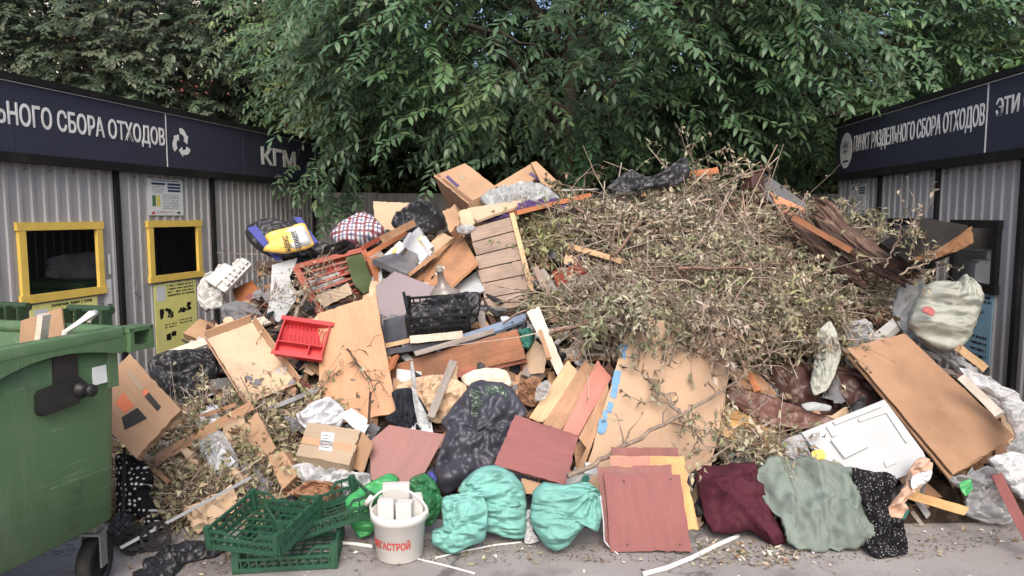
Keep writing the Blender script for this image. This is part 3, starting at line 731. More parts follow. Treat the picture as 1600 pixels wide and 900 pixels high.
# what lies inside the hatches
def inside(name, label, cat, O, x, y, s, d, zc, size, mat, rz=0):
    c = O + x * s + y * d; c.z = zc
    return tag(MB().build(name, M[mat]) if False else blob(name, c, size, M[mat], rz), label, cat)
def blob(name, c, size, mat, rz=0, f=.12, seed=1):
    bm = bmesh.new(); bmesh.ops.create_icosphere(bm, subdivisions=4, radius=1)
    for v in bm.verts:
        p = v.co.copy(); k = 1 + f * noise.noise(p * 1.6 + Vector((seed, 0, 0))) + f * .5 * ridge(p * 4 + Vector((seed, 0, 0)))
        q = Vector((math.copysign(abs(p.x) ** .75, p.x), math.copysign(abs(p.y) ** .75, p.y), math.copysign(abs(p.z) ** .75, p.z))) * k
        v.co = Vector((q.x * size[0], q.y * size[1], max(q.z, -.8) * size[2]))
    me = bpy.data.meshes.new(name); bm.to_mesh(me); bm.free(); me.materials.append(mat); me.polygons.foreach_set('use_smooth', [True] * len(me.polygons))
    return link(name, me, None, Matrix.Translation(c) @ Matrix.Rotation(rz, 4, 'Z'))
s, z_ = lwl((115, 420)); c = lO + lx * (s + .85) + ly * .62
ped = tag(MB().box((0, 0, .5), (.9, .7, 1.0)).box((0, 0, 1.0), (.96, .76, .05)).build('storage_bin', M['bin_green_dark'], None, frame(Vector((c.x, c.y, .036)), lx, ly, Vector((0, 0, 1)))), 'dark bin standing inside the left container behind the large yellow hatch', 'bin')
tag(blob('pale_sack', Vector((c.x, c.y, 1.16)) + lx * .12, (.42, .26, .13), M['grey_cloth'], .4, .25, 3), 'dusky pale sack seen through the large yellow framed hatch', 'sack')
s, z_ = rwl((1528, 430)); c = rO + rx * (s - .72) + ry * .50
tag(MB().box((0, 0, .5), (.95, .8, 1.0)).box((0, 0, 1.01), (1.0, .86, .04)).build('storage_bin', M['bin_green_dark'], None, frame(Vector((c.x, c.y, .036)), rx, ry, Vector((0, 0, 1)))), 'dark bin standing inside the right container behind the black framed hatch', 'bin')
for k, (dx, dy, sx_, sy_, sz_, rz_, lb) in enumerate(((-.12, .05, .6, .4, .26, .05, 'white foam block lying at the back of the black framed hatch'), (.3, -.2, .3, .25, .2, -.2, 'small white foam block at the front of the black framed hatch'))):
    q = c + rx * dx + ry * dy; q.z = 1.067 + sz_ / 2 
    tag(MB().box((0, 0, 0), (sx_, sy_, sz_)).box((0, 0, sz_ / 2), (sx_ * .7, sy_ * .7, .04)).build('foam_block', M['foam_white'], None, frame(q, rx, ry, Vector((0, 0, 1))) @ Matrix.Rotation(rz_, 4, 'Z')), lb, 'foam block')

# ------------------------------------------------------------------ fence behind the heap
def fence():
    t = thing('metal_fence', 'grey profiled sheet fence with rusty posts behind the heap', 'fence', Matrix.Translation((-3.0, 10.4, 0)))
    P, dp = .14, .012; Wd = 1.12
    V, Fq = [], []; xs = []
    for k in range(8): xs += [(k * P, 0), (k * P + .5 * P, 0), (k * P + .6 * P, -dp), (k * P + .9 * P, -dp)]
    xs.append((Wd, 0)); n = len(xs)
    me = MB().add([(a, b_, zz) for zz in (.06, 1.98) for a, b_ in xs], [(k, k + 1, n + k + 1, n + k) for k in range(n - 1)]).mesh('fence_sheet', M['fence_metal'])
    pm = MB().box((0, -.03, 1.0), (.06, .06, 2.06)).mesh('post', M['rust'])
    for i in range(9):
        o = link('fence_sheet', me, t); o.location = (i * (Wd + .004), 0, rnd.uniform(-.03, .03))
        if i % 2 == 0: o = link('post', pm, t); o.location = (i * (Wd + .004) + .05 + (.35 if i == 2 else 0), 0, 0)
plain('rust', srgb(128, 78, 62), .8, .3, 10, .4)
fence()

# ------------------------------------------------------------------ the green wheeled bin at the left edge
def bin_():
    zr = 1.17; Af = atZ((203, 511), zr); Bn = atZ((0, 549), zr); x = (Af - Bn); x.z = 0; x.normalize(); y = Vector((0, 0, 1)).cross(x)
    Lx, Ly = 1.10, 1.36; O = Vector((Af.x, Af.y, 0)) - x * Lx
    t = thing('wheeled_bin', 'large green wheeled waste bin standing at the left edge of the yard', 'waste bin', frame(O, x, y, Vector((0, 0, 1))))
    def ring(ix, iy, z, rr=.06, n=5):
        out = []
        for cx, cy, a0 in ((Lx - ix - rr, iy + rr, -90), (Lx - ix - rr, Ly - iy - rr, 0), (ix + rr, Ly - iy - rr, 90), (ix + rr, iy + rr, 180)):
            for k in range(n): a = R(a0 + 90 * k / (n - 1)); out.append((cx + rr * math.cos(a), cy + rr * math.sin(a), z))
        return out
    rings = [ring(.07, .10, .315), ring(.045, .075, .335), ring(.04, .06, .6), ring(.03, .045, .95), ring(.02, .035, zr - .04), ring(.055, .07, zr - .04), ring(.09, .11, .6), ring(.12, .14, .38)]
    n = len(rings[0]); V = sum(rings, []); fs = []
    for i in range(len(rings) - 1): fs += [(i * n + k, i * n + (k + 1) % n, (i + 1) * n + (k + 1) % n, (i + 1) * n + k) for k in range(n)]
    fs += [tuple(range(n - 1, -1, -1)), tuple(range(7 * n, 8 * n))]
    MB().add(V, fs).build('body', M['bin_green'], t, None, True)
    # rim: flange all round plus the arched skirt over the trunnion
    mb = MB(); rs = [ring(.0, .0, zr - .035, .05), ring(.0, .0, zr, .05), ring(.006, .006, zr + .006, .05), ring(.05, .06, zr + .006, .05), ring(.055, .07, zr - .05, .05), ring(.0, .0, zr - .035, .05)]
    V = sum(rs, []); fs = []
    for i in range(5): fs += [(i * n + k, i * n + (k + 1) % n, (i + 1) * n + (k + 1) % n, (i + 1) * n + k) for k in range(n)]
    mb.add(V, fs).build('rim', M['bin_green'], t, None, True)
    sk = [(1.08, zr - .03), (1.08, zr - .10)]
    for k in range(13):
        u = k / 12; sk.append((1.04 - u * 1.02, zr - .105 + .045 * math.sin(math.pi * min(1, u * 1.7)) - .13 * max(0, u - .45) ** 1.3 * 1.6))
    sk += [(.02, zr - .03)]
    k = len(sk); MB().add([(a, .002, b_) for a, b_ in sk] + [(a, .028, b_) for a, b_ in sk], [tuple(range(k)), tuple(range(2 * k - 1, k - 1, -1))] + [(i, k + i, k + (i + 1) % k, (i + 1) % k) for i in range(k)]).build('skirt', M['bin_green'], t)
    # lug at the far corner, an open loop to grip
    lug = MB().box((1.145, .03, zr - .012), (.14, .10, .018)).box((1.205, .03, zr - .05), (.02, .10, .09)).box((1.145, -.01, zr - .095), (.14, .022, .022)).box((1.09, .02, zr - .05), (.02, .08, .09))
    lug.build('corner_lug', M['bin_green'], t)
    MB().box((1.03, .055, zr - .17), (.05, .05, .16)).build('corner_rib', M['bin_green'], t)
    for yy in (.30, .78):
        h = MB().tube([(1.19, yy - .12, zr + .055), (1.19, yy + .12, zr + .055)], .02, 10)
        for q in (-.11, -.037, .037, .11): h.box((1.165, yy + q, zr + .02), (.055, .012, .08))
        h.build('handle', M['bin_green_dark'], t, None, False)
    # black trunnion
    tr = MB(); cx, cz = .775, .945; face = Matrix(((1, 0, 0, 0), (0, 0, -1, .055), (0, 1, 0, 0), (0, 0, 0, 1)))
    tr.prism([(cx - .115, cz - .045), (cx - .10, cz - .06), (cx + .06, cz - .05), (cx + .09, cz - .02), (cx + .10, cz + .03), (cx + .07, cz + .06), (cx - .10, cz + .04), (cx - .115, cz + .025)], 0, .035, 0, face)
    tr.prism([(cx - .035, cz + .045), (cx + .075, cz + .055), (cx + .075, cz + .155), (cx + .03, cz + .17), (cx - .035, cz + .15)], 0, .026, 0, face)
    tr.build('trunnion', M['black_plastic'], t)
    tm = Matrix.Translation((cx + .075, .03, cz + .005)) @ Matrix.Rotation(R(90), 4, 'X')
    MB().lathe([(.036, -.01), (.035, .02), (.024, .028), (.022, .055), (.026, .058), (.024, .072), (.0, .074)], 18, 0, tm).build('pivot_pin', M['black_plastic'], t, None, True)
    MB().box((cx + .19, .04, cz + .04), (.07, .006, .075), Matrix.Rotation(R(-2), 3, 'X')).build('sticker', M['poster_white'], t)
    for k_ in range(3): MB().box((.30 + .05 * k_, .052, .62), (.012, .012, .5)).build('moulded_rib', M['bin_green'], t)
    for wx, wy in ((1.03, .19), (.16, .2), (1.03, 1.16), (.16, 1.16)):
        wh = link('wheel', None, t); wh.location = (wx, wy, .118); wh.scale = (1.2, 1.2, 1.2); wh.rotation_euler = (0, 0, R(18 if wx > .5 else -30))
        rx_ = Matrix.Rotation(R(90), 4, 'X')
        MB().lathe([(.062, -.022), (.09, -.024), (.098, -.012), (.098, .012), (.09, .024), (.062, .022), (.062, -.022)], 26, 0, rx_).build('tyre', M['rubber'], wh, None, True)
        MB().lathe([(.0, -.012), (.05, -.012), (.062, -.02), (.062, .02), (.05, .012), (.0, .012)], 20, 0, rx_).build('rim', M['black_metal'], wh, None, True)
        MB().box((0, -.034, .05), (.045, .006, .13)).box((0, .034, .05), (.045, .006, .13)).box((0, 0, .115), (.07, .075, .01)).box((0, 0, .14), (.05, .05, .05)).build('fork', M['grey_metal'], wh)
    return t, O, x, y
BIN, bO, bx_, by_ = bin_()
def binpt(a, b_, z): q = bO + bx_ * a + by_ * b_; q.z = z; return q
p0 = binpt(.72, .16, .75); p1 = binpt(.74, .06, 1.27)
tag(MB().bar(p0, p1, .045, .022).build('white_lath', M['white_painted_wood']), 'white lath sticking up out of the green wheeled bin', 'lath')
tag(MB().tube([binpt(.84, .2, .8), binpt(.87, .1, 1.18), binpt(.93, .03, 1.25), binpt(.955, .03, 1.255), binpt(.93, .05, 1.215)], .014, 8).build('bent_plastic_strip', M['bucket_white'], None, None, True), 'curved white plastic strip poking over the rim of the green bin', 'strip')
q_ = [binpt(1.02, .26, .9), binpt(1.02, .56, .9), binpt(1.01, .50, 1.19), binpt(1.02, .28, 1.255)]
tag(MB().add([q_[0], q_[1], q_[2], q_[3]] + [a + Vector((.0, .01, 0)) for a in q_], [(0, 1, 2, 3), (7, 6, 5, 4), (0, 4, 5, 1), (1, 5, 6, 2), (2, 6, 7, 3), (3, 7, 4, 0)]).build('cardboard_sheet', M['card']), 'brown cardboard piece rising out of the green wheeled bin below the hatch', 'cardboard')

# ------------------------------------------------------------------ leaves, trees, hedge, building
def leaf_arrays(base, d, up, L, W, curl, fold):
    N = len(base); side = np.cross(d, up); side /= np.linalg.norm(side, axis=1, keepdims=True) + 1e-9; u2 = np.cross(side, d)
    L, W, curl, fold = [np.asarray(a).reshape(-1, 1) * np.ones((N, 1)) for a in (L, W, curl, fold)]
    mid = base + d * L * .45; lf = mid + side * W * .5 + u2 * W * fold; rt_ = mid - side * W * .5 + u2 * W * fold
    tip = base + d * L * (1 - .3 * np.abs(curl)) - u2 * L * curl
    V = np.stack([base, lf, tip, rt_, mid], 1).reshape(-1, 3); i = (np.arange(N) * 5)[:, None]
    T = np.concatenate([i + np.array([[0, 4, 1]]), i + np.array([[1, 4, 2]]), i + np.array([[2, 4, 3]]), i + np.array([[3, 4, 0]])])
    return V, T
def leaf_hex(base, d, up, L, W, curl):
    N = len(base); side = np.cross(d, up); side /= np.linalg.norm(side, axis=1, keepdims=True) + 1e-9; u2 = np.cross(side, d)
    L, W, curl = [np.asarray(a).reshape(-1, 1) * np.ones((N, 1)) for a in (L, W, curl)]
    a = base + d * L * .28 + u2 * L * curl * .18; b_ = base + d * L * .62 + u2 * L * curl * .05; tip = base + d * L * .98 - u2 * L * curl * .5
    V = np.stack([base, a + side * W * .43, b_ + side * W * .42, tip, b_ - side * W * .42, a - side * W * .43], 1).reshape(-1, 3); i = (np.arange(N) * 6)[:, None]
    return V, np.concatenate([i + np.array([[0, 5, 1]]), i + np.array([[2, 4, 3]])]), i + np.array([[1, 5, 4, 2]])
def seg_arrays(p0, p1, r0, r1):
    N = len(p0); t = p1 - p0; t /= np.linalg.norm(t, axis=1, keepdims=True) + 1e-9
    u = np.cross(t, np.array([[.3, .5, .81]])); u /= np.linalg.norm(u, axis=1, keepdims=True) + 1e-9; v = np.cross(t, u); vs = []
    for p, r in ((p0, r0), (p1, r1)):
        for k in range(3):
            a = 2 * math.pi * k / 3; vs.append(p + (u * math.cos(a) + v * math.sin(a)) * np.asarray(r).reshape(-1, 1))
    V = np.stack(vs, 1).reshape(-1, 3); i = (np.arange(N) * 6)[:, None]
    Q = np.concatenate([i + np.array([[0, 1, 4, 3]]), i + np.array([[1, 2, 5, 4]]), i + np.array([[2, 0, 3, 5]])])
    return V, Q
def unit(a): return a / (np.linalg.norm(a, axis=-1, keepdims=True) + 1e-9)
def palette(rg, n, cols, jit=.25):
    c = np.array(cols)[rg.randint(0, len(cols), n)]; return np.clip(c * (1 + (rg.rand(n, 1) - .5) * 2 * jit) * (1 + (rg.rand(n, 3) - .5) * .12), 0, 1)
def tree(name, label, base, cc, rad, ncl, nsp, K, L, W, cols, seed, droop=.5, spl=.6, clr=.5, lean=(0, 0), r0=.16, group='trees behind the fence', low=1.6, cut=None, extra=()):
    rg = np.random.RandomState(seed); base = np.array(base, float); cc = np.array(cc, float); rad = np.array(rad, float)
    t = thing(name, label, 'tree', Matrix.Translation(tuple(base)), group)
    C = []
    while len(C) < ncl:
        p = rg.randn(3); p /= np.linalg.norm(p); p = p * rg.uniform(.35, 1.0) ** .5 * rad + cc
        if p[2] < low: continue
        if cut is not None and cut(p): continue
        C.append(p)
    C = np.array(C); 
    for j, e in enumerate(extra): C[-1 - j] = e
    # trunk and limbs
    top = np.array([base[0] + (cc[0] - base[0]) * .35 + lean[0], base[1] + (cc[1] - base[1]) * .25 + lean[1], cc[2] + rad[2] * .5]); mbt = MB(); N = 9; tp = []
    for i in range(N + 1):
        u = i / N; p = base * (1 - u) + top * u + np.array([.12 * math.sin(u * 5 + seed), .1 * math.cos(u * 4 + seed), 0]) * u; tp.append(p)
    mbt.tube([tuple(p - base) for p in tp], [r0 * (1.25 if i == 0 else 1 - .75 * i / N) for i in range(N + 1)], 10)
    mbt.build('trunk', M['bark'], t, None, True); mbl = MB(); nm = max(5, ncl // 8); mains = []
    for j, c in enumerate(C):
        if j < nm:
            u = min(.9, max(.2, (c[2] - base[2]) / (top[2] - base[2]) * .7)); i = int(u * N); p = tp[i] * (1 - (u * N - i)) + tp[min(N, i + 1)] * (u * N - i); ra, rb_ = r0 * .34, r0 * .12
        else:
            m = min(mains, key=lambda m_: np.linalg.norm(m_[1] - c)); p = m[0]; ra, rb_ = r0 * .12, .004
        d = c - p; ln = np.linalg.norm(d); pts = [p + d * q + np.array([0, 0, .12 * ln * math.sin(math.pi * q)]) + (rg.rand(3) - .5) * .35 * ln * q * (1 - q) for q in (0, .2, .4, .6, .8, 1)]
        mbl.tube([tuple(a_ - base) for a_ in pts], [ra * (1 - q) + rb_ * q for q in (0, .2, .4, .6, .8, 1)], 5, False)
        if j < nm: mains += [(pts[3], pts[3]), (pts[5], pts[5])]
    mbl.build('limbs', M['bark'], t, None, True)
    # sprays of leaves
    S = ncl * nsp; ci = np.repeat(np.arange(ncl), nsp); axis = np.stack([np.full(S, cc[0]), np.full(S, cc[1]), C[ci][:, 2] * .6 + cc[2] * .4], 1)
    out = unit(C[ci] - axis); st = C[ci] + rg.randn(S, 3) * clr * .45; dr = unit(out * .75 + rg.randn(S, 3) * .55 + np.array([0, -.22, -droop * .35])) * np.array([1, 1, .7]); sL = spl * rg.uniform(.6, 1.25, S)
    def stem(tt): return st[:, None, :] + dr[:, None, :] * (sL[:, None] * tt)[..., None] + np.array([0, 0, -1.]) * (droop * sL[:, None] * tt ** 2)[..., None]
    tt = np.tile(np.linspace(.12, 1, K), (S, 1)); pos = stem(tt); tan = unit(dr[:, None, :] + np.array([0, 0, -2.]) * (droop * tt)[..., None]); upv = np.array([0, -.6, 1.]) + rg.randn(S, K, 3) * .22
    sd_ = unit(np.cross(tan, upv)); alt = np.where(np.arange(K) % 2 == 0, 1., -1.)[None, :, None]; ang = rg.uniform(.7, 1.15, (S, K, 1)); ang[:, -1] = .1
    ld = unit(tan * np.cos(ang) + sd_ * alt * np.sin(ang) + np.array([0, 0, -.16]) + rg.randn(S, K, 3) * .12); n = S * K; sz = rg.uniform(.65, 1.15, n)
    V, T, TQ = leaf_hex(pos.reshape(-1, 3), ld.reshape(-1, 3), unit(upv).reshape(-1, 3), L * sz, W * sz, rg.uniform(-.05, .45, n))
    clc = palette(rg, ncl, cols, .22); lc = np.clip(clc[np.repeat(ci, K)] * (1 + (rg.rand(n, 1) - .5) * .45) + (rg.rand(n, 1) < .03) * np.array([.06, .05, .0]), 0, 1)
    me = np_mesh('crown', V - base, [T, TQ], M['leaf'], np.repeat(lc, 6, 0)); link('crown', me, t)
    q = np.linspace(0, 1, 4); P = stem(np.tile(q, (S, 1))); V2, Q2 = seg_arrays(P[:, :-1].reshape(-1, 3), P[:, 1:].reshape(-1, 3), np.tile([.0055, .004, .003], S), np.tile([.004, .003, .0015], S))
    link('twigs', np_mesh('twigs', V2 - base, [Q2], M['bark']), t)
    return t
G1 = [(.095, .165, .085), (.118, .195, .092), (.080, .145, .076), (.105, .175, .105)]
G2 = [(.135, .175, .060), (.115, .160, .062), (.155, .190, .070)]
G3 = [(.095, .130, .085), (.11, .142, .092), (.082, .118, .076), (.125, .155, .105)]
G4 = [(.060, .115, .050), (.078, .145, .058), (.095, .170, .066)]
G1, G2, G3, G4 = [[tuple(v * 1.14 for v in c) for c in g] for g in (G1, G2, G3, G4)]
tree('elm_tree', 'broad leafy elm hanging its green sprays over the middle of the heap', (.75, 10.9, 0), (.75, 9.0, 4.4), (3.3, 2.3, 2.7), 165, 18, 16, .125, .044, G1, 11, .30, .64, .55, low=2.65, r0=.17)
tree('elm_tree', 'yellowish green elm beside the far end of the left container', (-2.6, 11.6, 0), (-1.55, 11.3, 4.4), (2.2, 1.7, 2.6), 95, 18, 16, .11, .04, G2 + G1[:2], 12, .3, .58, .5, low=2.75, r0=.12,
     extra=((-2.2, 9.3, 2.45), (-2.2, 9.25, 2.1), (-1.8, 9.5, 2.9)))
tree('fine_leaved_tree', 'grey green small leaved tree above the left container roof', (-7.4, 13.6, 0), (-7.0, 13.0, 4.3), (4.1, 1.8, 2.5), 330, 15, 20, .11, .052, G3, 13, .18, .6, .8, low=2.3, r0=.16)
tree('elm_tree', 'dark green elm between the heap and the right container', (3.9, 11.6, 0), (4.1, 10.4, 4.1), (2.5, 1.9, 2.7), 110, 18, 15, .12, .044, G1 + G4, 14, .3, .62, .5, low=2.3, r0=.14)
tree('elm_tree', 'leafy tree rising behind the roof of the right container', (8.6, 11.0, 0), (7.9, 10.2, 4.4), (3.2, 2.2, 2.8), 100, 17, 15, .12, .046, G4 + G1, 15, .25, .62, .5, low=2.5, r0=.16)
tree('fine_leaved_tree', 'thin tree in the gap between the left elm and grey green tree', (-4.6, 15.5, 0), (-4.6, 15.3, 4.2), (2.2, 1.2, 2.8), 70, 15, 20, .12, .055, G3 + G2, 16, .2, .55, .5, low=1.6, r0=.1)
# a dense thicket closing the view behind the fence
def thicket():
    rg = np.random.RandomState(5); N = 96000; Xr = rg.uniform(-13, 12, N); Yr = rg.uniform(12.2, 14.8, N) + np.where(Xr < -3.8, 4.0, 0); Zr = rg.uniform(0, 1, N) ** .8 * 7.4
    k = np.array([noise.noise(Vector((a * .9, b_ * .9, c_ * .9))) for a, b_, c_ in zip(Xr, Yr, Zr)]); low = Zr < 2.9
    gap = (Xr < -5.2) & (Xr > -8.2) & (Zr > 3.6) & (k < .12)
    keep = ~gap & (k > np.where(low, -.5, -.26) + np.where(Xr < -3.8, .14, 0)) & ~(low & (k < -.12) & (rg.rand(N) < .4)); B_ = np.stack([Xr, Yr, Zr], 1)[keep]; m2 = 24000; B_ = np.concatenate([B_, np.stack([rg.uniform(-3.6, 6.5, m2), rg.uniform(11.1, 12.2, m2), rg.uniform(0, 1, m2) ** .75 * 3.3], 1)]); n = len(B_)
    V, T = leaf_arrays(B_, unit(rg.randn(n, 3) + np.array([0, -.3, -.4])), unit(rg.randn(n, 3) * .6 + np.array([0, -.3, 1])), rg.uniform(.14, .3, n), rg.uniform(.08, .16, n), rg.uniform(0, .3, n), rg.uniform(0, .3, n))
    o = link('thicket', np_mesh('thicket', V, [T], M['thicket_leaf'], np.repeat(palette(rg, n, [(.10, .132, .064), (.125, .152, .072), (.155, .16, .088)]), 5, 0)))
    kind(o, 'stuff', 'dense dark green thicket closing the view behind the fence')
thicket()
for i, (x_, y_, x2, r_) in enumerate(((.25, 12.0, .9, .10), (1.9, 12.2, 1.3, .08), (-.9, 12.3, -1.3, .07), (2.9, 12.0, 3.3, .07))):
    t = thing('bare_trunk_tree', ['dark leaning trunk rising behind the brown box at the top of the heap', 'dark slim trunk behind the black sheeting on top of the heap', 'thin dark trunk left of the leaning trunk behind the heap', 'thin dark trunk behind the dry branches, right of the black sheeting'][i], 'tree', Matrix.Translation((x_, y_, 0)), 'trunks behind the fence')
    MB().tube([((x2 - x_) * u + .06 * math.sin(u * 6 + i), .1 * u, 6.5 * u) for u in np.linspace(0, 1, 9)], [r_ * (1.1 - .5 * u) for u in np.linspace(0, 1, 9)], 9).build('trunk', M['bark'], t, None, True)
    MB().tube([((x2 - x_) * .4, .04, 2.4), ((x2 - x_) * .4 + .5 * (1 if i % 2 else -1), .1, 3.3), ((x2 - x_) * .4 + .9 * (1 if i % 2 else -1), .1, 4.6)], [r_ * .6, r_ * .45, r_ * .3], 7).build('limb', M['bark'], t, None, True)
def building():
    t = thing('apartment_building', 'cream apartment block with red balconies glimpsed through the trees', 'building', Matrix.Translation((-27, 42, 0)))
    plain('cream_wall', srgb(216, 208, 196), .85, .08, .4, .2); plain('red_panel', srgb(176, 70, 58), .7, .15, 1, .2); plain('window_glass', srgb(70, 80, 92), .15, .2, 1, 0, spec=.6)
    MB().box((0, 6, 12), (34, 12, 24)).build('wall', M['cream_wall'], t)
    wmesh = MB().box((0, -.06, 0), (1.6, .08, 1.5)).mesh('window', M['window_glass']); fm = MB().box((0, -.1, .8), (1.8, .12, .1)).box((0, -.1, -.8), (1.8, .12, .1)).box((0, -.11, 0), (.08, .06, 1.5)).mesh('window_frame', M['poster_white'])
    bm_ = MB().box((0, -.6, 0), (2.9, .1, 1.1)).box((-1.4, -.3, 0), (.1, .6, 1.1)).box((1.4, -.3, 0), (.1, .6, 1.1)).box((0, -.3, -.6), (3, .7, .12)).mesh('balcony', M['red_panel'])
    for fl in range(6):
        for k in range(8):
            xx = -14.5 + k * 4.1; zz = 2.4 + fl * 3.3
            if k % 2: o = link('window', wmesh, t); o.location = (xx, 0, zz); f_ = link('window_frame', fm, o)
            else: o = link('balcony', bm_, t); o.location = (xx, 0, zz - .5); 
    MB().box((0, 6, 24.2), (35, 13, .4)).build('roof', M['grey_metal'], t)
building()
#PART3
# ------------------------------------------------------------------ boards, sheets and beams of the heap
def card_box(name, label, pts, mat, depth, lift=.1, tape=True, t0=40, a0=0, tilt=None, az=None, D=None, ground=None):
    o = slab(name, label, 'cardboard box', pts, M[mat], depth, tilt, az, lift, D, ground, t0=t0, a0=a0)
    return o
# -- left flank
b = slab('cardboard_box', 'flattened brown carton with black and orange print leaning beside the green bin', 'cardboard box', [(203, 552), (284, 640), (213, 717), (125, 628)], M['card'], .10, tilt=66, az=18, D=3.72)
patch(b, 'printed_stripe', [(197, 583), (203, 578), (226, 606), (220, 612)], M['card_grey'])
patch(b, 'printed_mark', [(222, 612), (228, 607), (233, 613), (226, 619)], M['print_orange'])
patch(b, 'printed_mark', [(226, 620), (233, 613), (252, 636), (246, 643)], M['print_black'])
patch(b, 'printed_mark', [(193, 613), (210, 634), (195, 645), (180, 630)], M['print_orange'])
patch(b, 'printed_mark', [(190, 652), (215, 637), (230, 654), (195, 672)], M['print_black'])
puff('rubbish_bag', 'shiny black rubbish bag behind the flattened carton on the left', 'bag', [(232, 568), (252, 552), (300, 545), (336, 548), (342, 590), (333, 620), (318, 642), (285, 638), (255, 612), (238, 592)], M['black_film'], 0.11, lift=.24, fold=0.05, fs=7, tie=(340, 565), tamp=.03)
slab('white_plank', 'long white plank edge above the black bag on the left', 'plank', [(262, 547), (412, 494), (424, 503), (278, 553)], M['white_painted_wood'], .02, lift=.2, tilt=40, az=0)
slab('cardboard_sheet', 'small cardboard carton with white label under the yellow poster', 'cardboard box', [(285, 520), (312, 498), (345, 508), (318, 534)], M['card'], .08, lift=.12)
puff('foam_packing', 'crumpled white foam packing heaped against the left container', 'foam', [(308, 470), (312, 442), (335, 425), (354, 411), (362, 424), (378, 405), (393, 412), (372, 440), (352, 455), (345, 478), (322, 486)], M['foam_white'], 0.05, lift=.16, fold=0.05, fs=11, tilt=55, cr=0.7)
for k, (a, b_) in enumerate((((330, 436), (354, 411)), ((345, 445), (379, 406)))):
    o = slab('foam_moulding', ['white moulded foam sheet standing behind the crumpled packing', 'white ridged foam tray edge lying over the packing'][k], 'foam', [(a[0] - 12, a[1]), (b_[0] - 2, b_[1]), (b_[0] + 14, b_[1] + 8), (a[0] + 6, a[1] + 12)], M['foam_white'], .03, lift=.26, tilt=55, az=-10)
    if k:
        for j in range(6):
            u = (j + .5) / 6; x_, y_ = a[0] + (b_[0] - a[0]) * u, a[1] + (b_[1] - a[1]) * u
            patch(o, 'ridge', [(x_ + 2, y_ - 1), (x_ + 5, y_ - 4), (x_ + 13, y_ + 3), (x_ + 10, y_ + 7)], M['foam_white'], .03)
slab('veneer_offcut', 'orange veneer offcut between white foam and white panel', 'board', [(363, 452), (394, 438), (410, 462), (372, 504)], M['orange_varnish'], .018, lift=.14)
puff('cloth_bundle', 'dusty pink grey cloth bundle under the white foam', 'cloth', [(345, 478), (372, 470), (400, 480), (412, 500), (385, 515), (350, 505)], M['grey_cloth'], .08, lift=.06, fold=.03, pe=1.0)
slab('broken_panel', 'broken white panel with ragged edge standing on the left slope', 'panel', [(425, 414), (464, 403), (460, 418), (452, 432), (456, 445), (464, 456), (461, 470), (448, 490), (436, 503), (415, 500), (422, 466)], M['white_laminate'], .014, lift=.2, t0=62, az=-5)
# bag with blue webbing and the yellow parcel
hb = puff('holdall', 'big black holdall with blue straps gaping open at the left top', 'bag', [(384, 358), (400, 346), (428, 343), (450, 348), (461, 338), (476, 346), (496, 376), (518, 386), (505, 400), (438, 405), (408, 394), (389, 377)], M['black_film'], 0.09, back=.8, lift=.15, D=6.15, tilt=52, fold=0.04)
for pl in ([(386, 356), (400, 352), (425, 385), (440, 404), (430, 405), (405, 378)], [(458, 340), (470, 339), (484, 360), (497, 378), (488, 382), (474, 358)]):
    s_ = slab('strap', None, None, pl, M['blue_webbing'], .02, D=5.86, t0=52, parent=hb)
yb = puff('parcel_bag', 'yellow and white parcel bag with black lettering in the black holdall', 'bag', [(414, 370), (432, 362), (458, 356), (476, 350), (484, 366), (490, 383), (468, 392), (443, 396), (412, 392), (420, 382)], M['yellow_film'], .06, D=5.78, tilt=55, fold=.012, flat=.9)
puff('white_panel', None, None, [(446, 362), (460, 357), (474, 353), (482, 366), (488, 382), (470, 389), (456, 391), (450, 378)], M['white_film'], .07, D=5.78, tilt=55, fold=.012, flat=.9, parent=yb)
cP, nP = PLANE[yb.name]
for body_, (a, b_, c_) in (('ндекс', ((457, 391), (451, 366), (446, 392))), ('аркет', ((474, 388), (465, 358), (463, 391)))):
    q = [hit(p, cP + nP * .022, nP) for p in (a, b_, c_)]; x = (q[1] - q[0]); L_ = x.length; x.normalize(); nn = nP; y = nn.cross(x); H_ = abs((q[2] - q[0]).dot(y))
    Mf = frame(q[0], x, y, nn); o = text_on(None, body_, 0, L_, -.0, H_, 0, M['print_black'], .01, 0, Mf); adopt(o, yb)
puff('checked_bag', 'checked blue red and white woven shopper bag at the left top', 'bag', [(517, 368), (536, 351), (556, 341), (572, 337), (589, 346), (604, 364), (594, 374), (570, 380), (545, 384), (524, 380)], M['plaid_bag'], .15, back=.8, D=6.2, tilt=48, fold=.018)
puff('dark_rags', 'dark tangled rags beside the checked shopper bag', 'cloth', [(505, 390), (525, 380), (548, 378), (556, 390), (540, 404), (515, 408)], M['black_cloth'], .08, D=5.95, fold=.04, fs=12)
